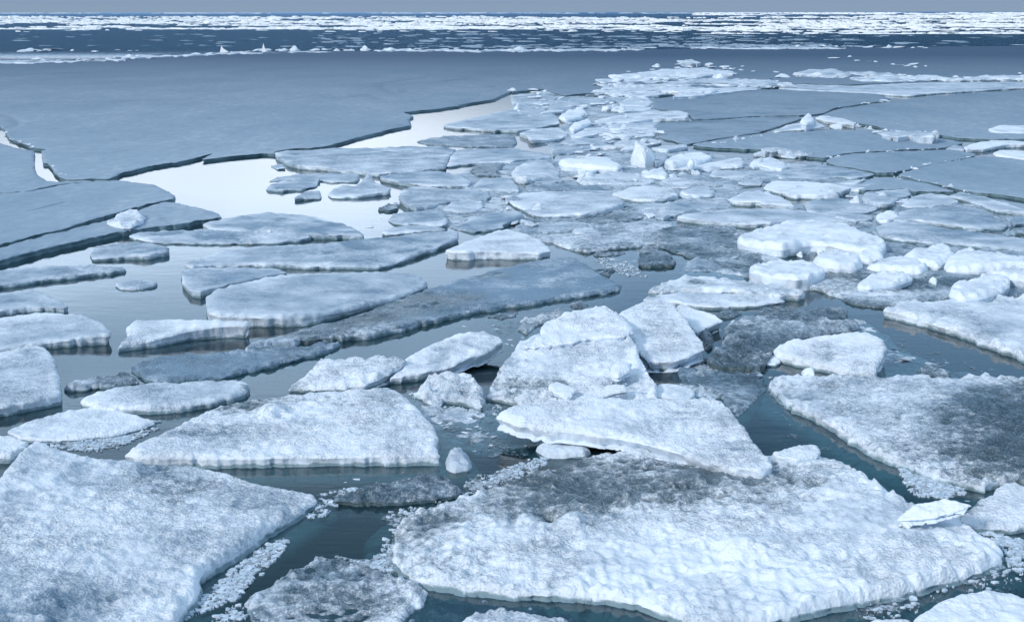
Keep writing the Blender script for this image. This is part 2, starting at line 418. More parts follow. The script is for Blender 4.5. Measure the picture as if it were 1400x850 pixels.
    wv = np.maximum(.06, spc[bi]*2.2)
    for q in fr_:
        zz = bz_+(zb-bz_)*q
        o_ = .35*rr[bi]*math.sin(min(1, q*2.2)*math.pi/2)*.5 + .011*np.clip(wv/.06, 1, 1.7)*(vnoise(bx_/wv, by_/wv, zz/.09, seed+5)+.6*vnoise(bx_/wv*2.4, by_/wv*2.4, zz/.05, seed+6))
        o_ = o_ - .09*q*np.clip((bz_-pl[0]*0+.02)/.1, .3, 1)*(.6+.6*vnoise(bx_/.4, by_/.4, 0, seed+8)) + foot*np.clip((-zz)/.05, 0, 1)
        rings.append(np.stack([bx_+nrm[:, 0]*o_, by_+nrm[:, 1]*o_, zz], 1))
    SV = np.concatenate(rings); ST = []
    a_, b_ = loc_[be[:, 0]], loc_[be[:, 1]]
    for k in range(len(fr_)):
        ST.append(np.stack([a_+k*nb, a_+(k+1)*nb, b_+(k+1)*nb], 1)); ST.append(np.stack([a_+k*nb, b_+(k+1)*nb, b_+k*nb], 1))
    ST = np.concatenate(ST)
    swet = np.tile(wetv[bi], 6); sfr = np.tile(frv[bi], 6)*(.55 if style in ('snow', 'mixed', 'lump', 'pale') else .9)
    wl_ = 0.0 if base is None else base
    slow = np.clip(1.1-(SV[:, 2]-wl_)/.05, 0, 1)*(1 if base is None else .3)
    if style == 'sheet': slow[:] = 1.0
    # underside
    uz = np.interp(0, [0], [0])
    if t is not None:
        ub = np.stack([x, y, z-t], 1); ub[bi] = rings[-1]; k0 = len(SV)
        SV = np.concatenate([SV, ub]); ST = np.concatenate([ST, T[:, ::-1]+k0])
        swet = np.concatenate([swet, wetv]); sfr = np.concatenate([sfr, frv]); slow = np.concatenate([slow, np.zeros(len(x))])
    cen = (x.mean(), y.mean(), (0. if base is None else base))
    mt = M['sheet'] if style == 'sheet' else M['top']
    if parts is None: parts = area_px > 1500 and yc > 120
    if parts:
        root = tag(empty(name, cen), label, cat, group)
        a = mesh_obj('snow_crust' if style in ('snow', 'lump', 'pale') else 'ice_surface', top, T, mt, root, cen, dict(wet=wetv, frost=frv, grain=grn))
        b = mesh_obj('broken_edge', SV, ST, M['edge'], root, cen, dict(wet=swet, frost=sfr, low=slow))
        return root
    V = np.concatenate([top, SV]); TT = np.concatenate([T, ST+len(top)])
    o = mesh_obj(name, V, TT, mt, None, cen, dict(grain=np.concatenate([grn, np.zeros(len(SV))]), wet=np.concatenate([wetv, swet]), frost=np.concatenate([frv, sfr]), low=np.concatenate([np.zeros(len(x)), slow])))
    o.data.materials.append(M['edge']); mi = np.zeros(len(TT), np.int32); mi[len(T):] = 1
    if len(o.data.polygons) == len(TT): o.data.polygons.foreach_set('material_index', mi)
    return tag(o, label, cat, group)
def chaikin_open(P):
    for _ in range(2):
        Q = [P[0]]
        for p, q in zip(P[:-1], P[1:]): Q += [p*.75+q*.25, p*.25+q*.75]
        P = np.array(Q+[P[-1]])
    return P
def rays_px(x, y, z):
    """photograph pixel of a world point (used only to find where a patch of wear lies)"""
    zc = z-CAMH; yc = y*CP - zc*SP; up = y*SP + zc*CP
    return np.stack([700+F*x/yc, 425-F*up/yc], 1)

# ------------------------------------------------------------------ lumps (rubble blocks): a few prototypes, then copies
def lump_mesh(seed, sx=1., sy=1., sz=.6, sub=3, mat='top', fr=.28):
    import bmesh
    bm = bmesh.new(); bmesh.ops.create_icosphere(bm, subdivisions=sub, radius=1.0)
    V = np.array([v.co[:] for v in bm.verts]); T = np.array([[v.index for v in f.verts] for f in bm.faces]); bm.free()
    rs = np.random.default_rng(seed)
    for _ in range(16):                                      # broken facets
        n = rs.normal(size=3); n /= np.linalg.norm(n); k = rs.uniform(.35, .75)
        dd = V@n; V = V-np.outer(np.maximum(0, dd-k), n)*.85
    V = V*(1+.22*fbm(V[:, 0]*1.3, V[:, 1]*1.3, V[:, 2]*1.3, seed, 3)[:, None]+.10*vnoise(V[:, 0]*4, V[:, 1]*4, V[:, 2]*4, seed+4)[:, None])
    V *= (sx, sy, sz); V[:, 2] = np.maximum(V[:, 2], -.25*sz)
    n = len(V)
    o = mesh_obj('x', V, T, M[mat], None, (0, 0, 0), dict(wet=np.zeros(n), frost=np.full(n, fr), low=np.zeros(n), grain=np.full(n, .6)))
    me = o.data; bpy.data.objects.remove(o); return me
LUMPS = []
def place_lump(me, name, x, y, z, s, rz, label, cat, group, sz=1., tilt=0.):
    o = bpy.data.objects.new(name, me); COL.objects.link(o)
    o.location = (x, y, z); o.rotation_euler = (tilt, 0, rz); o.scale = (s, s, s*sz)
    return tag(o, label, cat, group)

# ------------------------------------------------------------------ slush: many small flakes as one mass
def slush(pts, label, z=.007, dens=700, size=(.0025, .022), seed=1, edge=.0):
    rs = np.random.default_rng(seed)
    P, _ = parse(pts, 0); P = chaikin(P, .2, 2); W = on_plane(P, (z, 0, 0))[:, :2]
    area = abs(signed_area(W)); n = int(area*dens); lo, hi = W.min(0), W.max(0)
    X = rs.uniform(lo, hi, (n*3+10, 2)); 
    k = fbm(X[:, 0]/.22, X[:, 1]/.35, 0, seed+40, 3)*.5+fbm(X[:, 0]/.06, X[:, 1]/.09, 3, seed+41, 2)*.4
    X = X[inside(W, X) & (rs.random(len(X)) < np.clip(.45+1.7*k, 0, 1))][:n]
    n = len(X); m = 6
    s = size[0]+(size[1]-size[0])*rs.random(n)**3*1.3; ang = rs.uniform(0, 6.28, (n, 1))+np.arange(m)/m*6.283+rs.uniform(-.35, .35, (n, m))
    r = s[:, None]*rs.uniform(.55, 1.15, (n, m)); st = rs.uniform(.5, 1.0, (n, 1))
    ox, oy = np.cos(ang)*r, np.sin(ang)*r*st; th = np.minimum(s, .006)*rs.uniform(.05, .35, n)+s*.03
    tx, ty = rs.normal(0, .16, (n, 1)), rs.normal(0, .16, (n, 1))
    z1 = z+th[:, None]+tx*ox+ty*oy
    top = np.stack([X[:, :1]+ox, X[:, 1:]+oy, z1], 2)
    cen = np.stack([X[:, 0], X[:, 1], z+th*1.25], 1)[:, None]
    bot = np.stack([X[:, :1]+ox*1.1, X[:, 1:]+oy*1.1, np.full((n, m), -.01)], 2)
    V = np.concatenate([top, cen, bot], 1).reshape(-1, 3); T = []
    b0 = np.arange(n)*(2*m+1)
    for i in range(m):
        j = (i+1) % m
        T += [np.stack([b0+i, b0+j, b0+m], 1), np.stack([b0+i, b0+m+1+i, b0+m+1+j], 1), np.stack([b0+i, b0+m+1+j, b0+j], 1)]
    o = mesh_obj('slush', V, np.concatenate(T), M['slush'], None, (0, 0, 0), smooth=False)
    return tag(o, label, 'slush', None, 'stuff')
def film(pts, label, z=.004, level=.3, seed=1, white=.15, name='grease_ice'):
    P, _ = parse(pts, 0); P = chaikin(P, .2, 2); P = resample(P, 12)
    W = on_plane(P, (z, 0, 0))
    gx, gy = np.meshgrid(np.arange(P[:, 0].min(), P[:, 0].max(), 12), np.arange(P[:, 1].min(), P[:, 1].max(), 7))
    G = np.stack([gx.ravel(), gy.ravel()], 1); G = G[inside(P, G)]
    g = on_plane(G, (z, 0, 0))[:, :2] if len(G) else np.zeros((0, 2))
    B2 = W[:, :2] if signed_area(W[:, :2]) > 0 else W[::-1, :2]
    if len(g): g = g[seg_dist(g, B2, np.roll(B2, -1, 0)) > .04]
    V2 = list(map(tuple, B2))+list(map(tuple, g))
    r = delaunay_2d_cdt([Vector(v) for v in V2], [], [list(range(len(B2)))], 1, 1e-6)
    XY = np.array([tuple(v) for v in r[0]]); T = np.array([f for f in r[2] if len(f) == 3])
    d = seg_dist(XY, B2, np.roll(B2, -1, 0))
    V = np.stack([XY[:, 0], XY[:, 1], np.full(len(XY), z)], 1)
    o = mesh_obj(name, V, T, M['film'], None, (0, 0, 0), dict(wet=level-(1-sstep(d, 0, .12))*.5, frost=np.full(len(XY), white)))
    return tag(o, label, 'thin ice', None, 'stuff')
# ------------------------------------------------------------------ sky and sun
SUN_EL, SUN_AZ = math.radians(30), math.radians(-135)       # from the left, a little behind the camera (azimuth from +Y, clockwise)
w = bpy.data.worlds.new('World'); scene.world = w; w.use_nodes = True
nt = w.node_tree; nt.nodes.clear(); b = NB(nt)
tc = b.n('ShaderNodeTexCoord').outputs['Generated']
sky = b.n('ShaderNodeTexSky', sky_type='NISHITA', sun_disc=False, sun_elevation=SUN_EL, sun_rotation=SUN_AZ, air_density=1.0, dust_density=2.0)
sep = b.n('ShaderNodeSeparateXYZ', ins={0: tc}).outputs
el = sep[2]; az = b.math('DIVIDE', sep[0], b.math('MAXIMUM', sep[1], .05))
# layered overcast: dark at the horizon, a bright break low on the left, slate overhead
cr = b.n('ShaderNodeValToRGB'); e = cr.color_ramp; e.interpolation = 'EASE'
CLOUD = [(.0, (.265, .365, .500)), (.011, (.250, .350, .500)), (.032, (.115, .215, .370)), (.06, (.30, .43, .60)), (.10, (.62, .85, 1.18)), (.16, (.62, .96, 1.42)), (.23, (.34, .64, 1.02)),
         (.34, (.13, .31, .50)), (.60, (.44, .62, .85)), (1.0, (.60, .80, 1.06))]
while len(e.elements) < len(CLOUD): e.elements.new(.5)
for q, (p_, c_) in zip(e.elements, CLOUD): q.position = p_; q.color = (c_[0]/2, c_[1]/2, c_[2]/2, 1)
wob = b.noise(b.vmul(tc, (3, 3, 22)), 1.0, 5, .55)
el2 = b.math('ADD', el, b.math('MULTIPLY', b.math('SUBTRACT', wob, .5), b.math('MULTIPLY', b.ramp(el, .03, .12), .06)))
nt.links.new(el2, cr.inputs[0])
cl = b.n('ShaderNodeVectorMath', operation='SCALE', ins={0: cr.outputs[0], 'Scale': 2.0}).outputs[0]
# the bright break
azm = b.math('MULTIPLY', b.ramp(az, -.85, -.32), b.math('SUBTRACT', 1.0, b.ramp(az, -.12, .10)))
elm = b.math('MULTIPLY', b.ramp(el2, .045, .085), b.math('SUBTRACT', 1.0, b.ramp(el2, .19, .42)))
br = b.math('MULTIPLY', b.math('MULTIPLY', azm, elm), b.math('MULTIPLY_ADD', b.ramp(wob, .35, .62), .65, .45))
front = b.ramp(sep[1], -.1, .2)
br = b.math('MULTIPLY', br, front)
brc = b.n('ShaderNodeVectorMath', operation='SCALE', ins={0: b.mix(b.ramp(el2, .10, .24), rgb(1.02, 1.00, .97), rgb(.98, 1.22, 1.46)), 'Scale': br}).outputs[0]
cl = b.n('ShaderNodeVectorMath', operation='ADD', ins={0: cl, 1: brc}).outputs[0]
cl10 = b.n('ShaderNodeVectorMath', operation='SCALE', ins={0: cl, 'Scale': 10.0}).outputs[0]
mx = b.mix(.95, sky.outputs[0], cl10)
bg = b.n('ShaderNodeBackground', ins={'Color': mx, 'Strength': .1})
nt.links.new(bg.outputs[0], b.n('ShaderNodeOutputWorld').inputs[0])
sd = bpy.data.lights.new('sun', 'SUN'); sd.energy = 2.2; sd.angle = math.radians(7); sd.color = (1.0, .96, .92)
so = bpy.data.objects.new('sun', sd); COL.objects.link(so)
dv = Vector((math.sin(SUN_AZ)*math.cos(SUN_EL), math.cos(SUN_AZ)*math.cos(SUN_EL), math.sin(SUN_EL)))
so.rotation_euler = dv.to_track_quat('Z', 'Y').to_euler()
vs = scene.view_settings; vs.view_transform = 'Standard'; vs.look = 'None'; vs.exposure = 0.0; vs.gamma = 1.0; vs.use_curve_mapping = False
scene.render.engine = 'CYCLES'; scene.cycles.transparent_max_bounces = 12; scene.cycles.max_bounces = 6

# ------------------------------------------------------------------ water
def box(name, x0, x1, y0, y1, z0, z1, mat):
    V = [(x, y, z) for x in (x0, x1) for y in (y0, y1) for z in (z0, z1)]
    Q = [(0, 1, 3, 2), (4, 6, 7, 5), (0, 4, 5, 1), (2, 3, 7, 6), (0, 2, 6, 4), (1, 5, 7, 3)]
    return tag(mesh_obj(name, V, Q, mat, None, (0, 0, 0), smooth=False), kind='structure')
box('water', -20000, 20000, -60, 40000, -6, 0, M['water'])
m_, nt_ = newmat('lake_bed'); nb_ = NB(nt_)
pb = nb_.n('ShaderNodeBsdfDiffuse', ins={'Color': rgb(.05, .06, .055)}); nt_.links.new(pb.outputs[0], nb_.n('ShaderNodeOutputMaterial').inputs[0])
box('lake_bed', -19000, 19000, -50, 39000, -5.9, -3.5, m_)
GF, GM, GP, GL, GB = 'large ice floes in the foreground', 'ice floes in the middle distance', 'broad flat ice plates', 'white ice lumps among the floes', 'small broken ice pieces'
def fl(style, pts, label, h=.11, group=GM, name='ice_floe', cat='ice floe', **k): return floe(name, style, pts, label, cat, group, h, **k)
# ---------- foreground
fl('snow', 'I 125,210:.42 155,222:.4 200,240:.38 330,270:.3 500,283:.25 700,302:.2 800,327:.17 900,360:.14 1010,380:.11 1110,397:.08 1120,422:.07 1040,470:.08 930,535:.09 830,600:.1 740,655:.11 702,688:.11 700,738:.1 660,790:.1 615,850:.1 540,960:.1 300,1150:.1 -200,1150:.2 -380,800:.3 -250,560:.35 -60,420:.4 0,340:.4 40,280:.42 85,235:.42',
   'huge white pebbly floe filling the bottom left corner, with a peak at its back', group=GF, frost=.38, amp=.012, foot=.15, wets=[(265, 665, 60, 22, .32), (200, 720, 90, 40, .12)], cut=.12)
fl('snow', 'P 168,621 190,606 225,590 262,571 300,555 345,545 400,539 470,534 530,529 553,539 575,560 595,585 600,598 597,607 604,621 560,622 500,623 440,623 350,624 285,625 230,624 190,624',
   'wedge shaped white floe with a long straight snowy front edge, behind the huge corner floe', group=GF, h=.13, amp=.014, frost=.18, foot=.2, wets=[(330, 562, 75, 13, .62), (420, 548, 110, 9, .4), (255, 595, 45, 12, .3)], bumps=[(372, 562, 26, 9, .06)])
fl('snow', 'P 677,569:.2 700,556:.24 740,548:.27 800,545:.28 880,543:.28 950,543:.27 985,546:.26 1005,565:.23 1025,592:.2 1050,622:.16 1057,634:.15 1040,641:.15 1000,636:.15 960,628:.16 900,610:.17 850,598:.18 800,590:.19 750,586:.2 710,581:.2',
   'tilted white slab with a pointed left tip lying over the large flat floe', group=GF, t=.11, amp=.011, frost=.2)
fl('mixed', 'P 545,712 535,740 540,768 572,788 625,797 700,804 760,806 830,811 870,817 920,834 960,848 1050,842 1110,828 1200,810 1250,801 1300,787 1345,772 1370,760 1373,752 1360,742 1330,725 1300,706 1255,690 1215,672 1180,648 1150,632 1120,622 1060,620 1000,618 900,615 820,616 760,638 700,652 640,676 600,690 560,698',
   'largest white floe at the bottom centre, dark and waterlogged along its left end', group=GF, h=.10, amp=.017, foot=.2, rnd=.04, frost=.16, wet=.02,
   wets=[(600, 730, 85, 42, .62), (690, 670, 130, 30, .58), (850, 640, 170, 24, .55), (1040, 650, 100, 22, .5), (900, 680, 160, 22, .25), (770, 695, 70, 20, .45), (900, 665, 130, 25, .35), (1130, 670, 60, 25, .22), (1010, 700, 160, 20, .15)],
   bumps=[(783, 712, 24, 9, .05), (752, 703, 18, 10, -.05), (940, 655, 60, 14, .03), (850, 680, 50, 10, .025), (1020, 745, 40, 12, .03)])
fl('snow', 'K 785,487:.16 800,468:.19 850,430:.24 900,425:.26 960,410:.28 985,418:.28 1050,433:.29 1030,447:.26 960,466:.22 900,482:.18', 'thin white shard lying on the right part of the largest floe', group=GB, name='ice_shard', cat='ice shard', t=.05, frost=.02, amp=.006, rnd=.015)
fl('mixed', 'P 1052,519 1065,536 1085,553 1120,568 1160,592 1200,616 1250,635 1300,650 1345,660 1363,655 1400,650 1500,655 1640,640 1640,520 1400,517 1300,515 1200,513 1100,512 1060,513',
   'wide floe at the right edge turning from white to dark wet ice', group=GF, h=.12, amp=.014, rim=.022, foot=.2, wet=.08, frost=.5, wets=[(1390, 580, 130, 75, .7), (1480, 600, 120, 80, .6), (1310, 560, 80, 26, .3), (1310, 620, 60, 16, .25)])
fl('snow', 'K 1140,372 1175,355 1205,350 1236,370 1350,385 1440,400 1440,505 1236,508 1200,512 1120,512 1040,507 985,475 1045,445 1080,410 1130,400', 'small white floe with a jagged back tight against the right edge', group=GF, h=.08, wets=[(1320, 692, 22, 14, .8), (1290, 706, 20, 10, .5)])
fl('snow', 'K 845,828 900,790 1000,752 1100,740 1236,765 1400,790 1500,1000 1000,1050 840,980 830,850', 'rounded white floe in the bottom right corner', group=GF, h=.10, rnd=.06, frost=.2)
fl('snow', 'K 680,850 750,838 835,838 845,870 830,930 700,930', 'sliver of a low white floe at the bottom edge beside the rounded corner floe', group=GB, h=.05)
fl('mixed', 'P 335,818 365,800 400,778 440,757 480,765 530,783 565,794 583,804 580,820 555,838 540,880 460,930 380,900 345,850', 'dark mottled waterlogged floe at the bottom edge right of the huge corner floe', group=GF, h=.045, wet=.33, rim=.02, wets=[(480, 800, 60, 30, .25), (420, 860, 60, 20, -.4)], frost=.5)
fl('wet', 'J 330,748 400,722 440,718 500,745 560,775 680,800 780,812 870,840 950,900 870,980 240,980 235,850 290,790', 'low grey green slab awash at the bottom centre in front of the largest floe', group=GF, h=-.025, amp=.010, wet=.45, rnd=.01, foot=0)
fl('snow', 'J 440,842 480,820 560,812 640,818 700,832 800,845 860,870 830,930 500,930 430,870', 'flat patch of white ice frozen on the grey green slab at the bottom edge', group=GB, h=.045, frost=.35, rim=.02)
fl('wet', 'J -15,412 60,386 120,372 200,356 330,337 400,336 430,368 440,388 350,406 200,420 60,422', 'narrow dark rippled slab lying between two floes left of centre', group=GB, h=.05, wet=.8)
fl('lump', 'J 385,272 400,242 440,236 472,262 470,292 425,302 395,295', 'small pale half sunk ball of ice beside the right tip of the wedge shaped floe', group=GB, name='ice_lump', cat='ice lump', h=.06, rnd=.06, frost=.4)
fl('snow', 'K 352,250 400,235 480,222 510,228 517,250 508,266 440,272 370,264', 'small oblong white block by the dark channel right of centre', group=GB, name='ice_block', cat='ice block', h=.13, t=.12, rnd=.02)
fl('pale', 'J 700,222 720,200 760,197 820,202 885,213 900,232 870,246 800,250 740,250', 'cream coloured rounded roll of ice under the edge of the tilted slab', group=GB, name='ice_block', cat='ice block', h=.10, rnd=.06, frost=.45)
fl('wet', 'P 925,497 960,505 1005,507 1045,510 1048,530 1030,548 1012,566 1000,556 985,540 960,530 930,520', 'flat grey slab floating behind the tilted slab, right of the heap', group=GM, h=.02, wet=.5, amp=.003, frost=.95)
fl('snow', 'J 1126,12 1160,12 1230,22 1260,45 1246,60 1150,58 1110,52', 'white ledge of ice tucked behind the tilted slab at its right end', group=GB, h=.10, frost=.22)
# ---------- left foreground / middle
fl('snow', 'P -60,500 0,482 25,473 47,471 62,474 75,488 82,515 84,538 50,545 0,556 -60,566', 'white floe with a clean bright front face, nearest at the left edge', group=GF, h=.16, frost=.42, amp=.006, rnd=.03, cut=.1)
fl('pale', 'P 8,587 30,577 75,564 130,553 155,557 180,565 215,575 190,584 150,592 100,598 60,599 30,596', 'low lens shaped white floe left of the wedge shaped floe', group=GM, h=.07, frost=.3)
fl('snow', 'P -60,606 0,596 20,596 39,603 34,612 15,622 -10,624 -60,630', 'small white floe at the left edge behind the peak of the corner floe', group=GB, h=.10)
fl('pale', 'P 110,548 120,540 150,530 200,524 260,521 310,519 333,520 343,525 336,532 315,541 290,547 250,553 215,556 175,556 140,557', 'smooth pale floe with a dark rounded right end, above the wedge shaped floe', group=GM, h=.10, frost=.5, wets=[(333, 527, 16, 9, .9)])
fl('wet', 'P 180,500 195,492 260,484 340,476 420,470 466,467 445,478 400,490 350,503 300,513 250,518 205,519 188,511', 'long flat dark grey slab with a pointed right end', group=GM, h=.045, wet=.30, frost=1.05, amp=.005)
fl('wet', 'E 330,812 400,778 560,748 680,730 740,772 650,792 500,802 380,815', 'short dark rippled slab left of the long dark grey slab', group=GB, h=.04, wet=.75)
fl('pale', 'P 160,473:.08 165,466:.1 175,458:.12 172,447:.15 185,437:.17 220,436:.18 290,437:.18 341,438:.18 342,442:.17 300,444:.16 262,449:.14 235,457:.10 200,465:.07 175,469:.06', 'wedge of ice with a curved glossy bright front face standing in open water', group=GM, frost=.36, h=.14, t=.20, amp=.006)
fl('frost', 'P -60,440 0,434 45,426 110,428 140,440 153,452 150,456 110,460 60,466 0,476 -60,484', 'grey topped floe with a thick pale face and squared end at the left edge', group=GM, h=.14, rnd=.03, frost=.5, rim=.008, cut=.1)
fl('frost', 'P -60,402 0,400 22,400 42,395 62,400 85,412 95,418 88,420 50,418 0,424 -60,430', 'grey floe with a humped back at the left edge, above the squared floe', group=GM, h=.10, rim=.006)
fl('frost', 'P -60,372 0,368 60,363 120,362 168,363 169,367 140,371 90,377 40,384 0,389 -60,396', 'long thin grey plate pointing right out from the left edge over bright water', group=GM, h=.10, rim=.006)
fl('frost', 'P 158,388 168,383 192,381 209,381 215,384 212,388 197,393 178,395 166,394', 'small lone lens of ice in the open water on the left', group=GB, h=.06)
fl('frost', 'P 124,347 130,338 155,333 182,331 220,334 233,338 232,343 205,348 155,351 128,353', 'small oval floe with a bumpy left end under the bent edge of the left plates', group=GM, h=.09)
fl('frost', 'P 276,306 305,298 340,293 366,290 405,292 443,298 482,310 496,319 494,321 427,319 400,316 340,315 310,314 285,311', 'thick grey floe with a blunt right point above two stacked plates on the left', group=GM, h=.13)
fl('frost', 'P 177,323 182,319 230,315 285,314 340,316 400,316 425,318 426,323 395,329 340,332 300,332 230,331 200,329', 'long grey floe with a frothy front rim just below the blunt pointed floe', group=GM, h=.09)
fl('frost', 'P 252,361 262,356 275,352 300,343 340,338 400,335 460,331 520,325 560,320 615,315 629,317 629,325 600,337 570,347 545,357 520,364 470,363 420,362 380,360 350,360 300,361 262,364', 'very long grey floe stretching to the right with a bumpy front rim, left of centre', group=GM, h=.12)
fl('frost', 'P 247,378 247,372 255,367 275,365 340,366 380,367 395,371 375,375 350,380 320,386 300,391 275,398 258,395 249,386', 'grey floe with a blunt left end wedged under the very long floe', group=GM, h=.10)
fl('pale', 'P 282,404 290,397 310,392 340,386 370,378 395,374 450,373 520,371 560,372 575,377 584,387 581,392 560,400 520,412 480,420 440,428 400,433 350,432 300,431 286,426 281,414', 'thick oval floe with a broad bright front face, left of centre', group=GF, h=.15, rnd=.035, frost=.62, rim=.012)
fl('mixed', 'P 335,471 400,452 480,432 545,408 590,392 640,377 680,366 720,358 760,352 790,352 800,358 820,375 850,388 849,394 800,401 760,407 720,412 680,417 640,424 600,434 560,444 520,452 480,457 420,462 370,467', 'long smooth grey plate with a dark sodden back edge behind the thick oval floe', group=GF, h=.09, wet=.0, frost=1.0, amp=.004, rim=.006, wets=[(500, 435, 70, 14, .9), (600, 405, 60, 13, .9), (420, 458, 60, 10, .7), (670, 378, 50, 8, .7), (550, 420, 50, 12, .5)])
fl('snow', 'P 608,342 625,335 650,325 680,315 695,313 720,320 740,328 751,337 752,343 735,346 700,345 660,343 625,344', 'clean white floe with a rounded roof shape at the centre left', group=GM, h=.15, frost=.12, amp=.006)
fl('mixed', 'P 393,530:.05 400,522:.06 425,507:.09 430,495:.12 440,490:.14 470,491:.15 490,489:.16 520,486:.17 545,487:.18 555,491:.17 548,498:.15 530,509:.12 512,518:.1 500,524:.08 470,527:.06 430,529:.05', 'white tilted slab with a dark ragged left corner, left half of a broken pair', group=GF, t=.13, frost=.18, wet=.05, wets=[(428, 495, 26, 10, .8), (405, 525, 20, 6, .5)], amp=.015)
fl('snow', 'P 553,490:.12 580,475:.16 610,462:.2 635,455:.22 660,453:.24 682,460:.23 688,466:.22 675,474:.19 650,484:.16 620,496:.13 600,502:.12 570,508:.1 550,513:.08 532,516:.07 545,505:.1', 'white tilted slab rising to the right, right half of a broken pair', group=GF, t=.12, frost=.12, amp=.015, wets=[(570, 480, 30, 6, .4)])
fl('mixed', 'P 572,527:.05 590,512:.12 620,507:.16 643,507:.17 650,520:.15 663,543:.1 655,552:.06 635,547:.06 612,543:.06 598,552:.04 580,543:.04 568,536:.03', 'crumbling chunk of frost crystals beside the big heap', group=GB, name='ice_block', cat='ice block', t=.14, wet=.12, frost=.3, amp=.03, rim=.03, jag=2.4)
# ---------- the heap of pushed up slabs
fl('snow', 'P 667,540:.06 674,522:.09 682,505:.13 695,485:.18 712,466:.24 740,454:.27 744,440:.31 785,424:.36 825,417:.40 850,430:.37 862,446:.33 865,454:.31 862,461:.29 870,472:.27 875,490:.22 888,510:.17 898,525:.13 899,544:.08 830,547:.06 770,549:.05 710,551:.04 690,545:.05',
   'big white fractured slab leaning up at the centre, front of the heap', group=GF, t=.15, rnd=.015, amp=.018, rim=.02, frost=.20, wet=.0, wets=[(705, 528, 34, 16, .62), (760, 520, 34, 14, .25), (775, 533, 30, 10, .3), (860, 455, 18, 5, .3)], grooves=[('P 835,461 852,459 868,456', .03)], cut=.03)
fl('snow', 'P 716,476:.245 738,460:.29 744,442:.335 785,426:.385 825,419:.425 850,431:.395 864,447:.355 866,454:.335 838,460:.315 800,462:.30 780,468:.29 745,472:.265',
   'thin upper layer split off the top of the big fractured slab', group=GB, t=.055, amp=.010, frost=.12, jag=2.0, rnd=.015, cut=.03)
fl('snow', 'P 846,428:.30 862,419:.36 877,411:.41 905,409:.40 921,416:.36 939,437:.28 961,468:.19 962,477:.17 939,488:.14 923,493:.12 903,494:.12 886,494:.12 873,478:.16 862,452:.24',
   'white slab leaning behind the big fractured slab, middle of the heap', group=GF, t=.12, amp=.010, rnd=.015, frost=.25, cut=.03)
fl('snow', 'P 923,418:.16 931,415:.17 954,422:.16 978,430:.14 987,438:.12 970,445:.11 953,452:.10 945,446:.11 935,435:.13', 'small white slab at the right end of the heap', group=GB, t=.12, frost=.12)
fl('snow', 'P 748,527:.16 763,520:.18 791,530:.19 783,540:.17 775,546:.16', 'small upturned white flake on the left foot of the big fractured slab', group=GB, name='ice_shard', cat='ice shard', t=.04, frost=.0, amp=.003)
fl('snow', 'P 783,545:.14 810,532:.17 835,524:.21 856,524:.22 857,531:.2 835,538:.17 808,546:.14', 'flat white shard lying along the front of the big fractured slab', group=GB, name='ice_shard', cat='ice shard', t=.04, frost=.0, amp=.004)
fl('snow', 'P 833,506:.25 838,497:.27 852,494:.28 865,496:.28 862,505:.26 848,514:.24 838,512:.24', 'squarish bright flake stuck on the middle of the big fractured slab', group=GB, name='ice_shard', cat='ice shard', t=.05, frost=.0, amp=.006)
fl('snow', 'P 705,552:.08 704,541:.1 720,536:.12 750,535:.13 768,545:.1 765,552:.07 735,555:.06', 'crumbled white foot of ice at the lower left of the heap', group=GB, name='ice_block', cat='ice block', t=.12, amp=.03, rim=.02, jag=2.2)
fl('snow', 'P 898,526:.09 915,524:.1 935,527:.1 950,533:.09 952,543:.07 925,544:.06 900,544:.06', 'low white ledge right of the heap behind the tilted slab', group=GB, h=.08, frost=.2)
fl('wet', 'P 966,491 975,480 993,465 990,450 1000,440 1030,430 1060,427 1110,432 1140,438 1175,443 1170,450 1120,456 1070,466 1052,484 1045,498 1010,500 982,499', 'dark spiky mound of soaked ice right of the heap', group=GM, h=.09, amp=.028, wet=.66, bumps=[(1020, 462, 30, 14, .05)])
fl('wet', 'H 0,388 60,382 150,396 250,396 380,384 455,380 470,408 465,440 400,446 250,436 120,425 0,415', 'dark ribbed slab of ice behind the white kite shaped slab', group=GB, h=.07, wet=.85)
fl('snow', 'H 62,605:.1 90,582:.12 130,568:.14 320,530:.2 500,510:.24 580,520:.24 655,548:.22 662,590:.18 640,650:.14 612,705:.1 590,728:.08 480,725:.07 350,695:.07 200,662:.08 110,640:.09 72,628:.1', 'white kite shaped slab floating alone right of the dark mound', group=GF, t=.13, frost=.16, rnd=.035)
fl('snow', 'H -10,662 20,635 60,612 100,645 112,668 80,682 30,682', 'small ragged white piece against the left tip of the kite shaped slab', group=GB, h=.06)
fl('snow', 'H 210,718:.09 240,705:.12 272,698:.14 278,735:.12 262,742:.08 215,740:.06', 'tiny upright flake in front of the kite shaped slab', group=GB, name='ice_shard', cat='ice shard', t=.05)
fl('wet', 'H 835,700 870,688 930,700 1000,735 990,755 900,745 845,728', 'small dark lump of soaked ice in the channel at the right', group=GB, name='ice_lump', cat='ice lump', h=.06, wet=.6, frost=.6)
fl('frost', 'P 1207,424 1225,416 1260,413 1300,410 1350,406 1400,405 1560,404 1640,560 1500,528 1400,487 1375,478 1335,461 1300,449 1260,436 1225,427', 'broad frosted floe with a knobbly front rim at the right edge', group=GF, h=.13, frost=.38, rim=.035, amp=.010, wets=[(1450, 470, 30, 60, .0)])
fl('mixed', 'P 1015,378 1050,378 1092,388 1136,401 1170,414 1205,419 1258,413 1300,408 1400,403 1560,401 1560,367 1400,368 1270,362 1180,362 1130,366 1065,355 1030,362', 'dark soaked plate carrying the row of white lumps on the right', group=GM, h=.05, wet=.75, frost=.45, rim=.02, wets=[(1200, 407, 80, 9, -.55), (1100, 388, 60, 5, -.4), (1330, 400, 90, 7, -.5)])
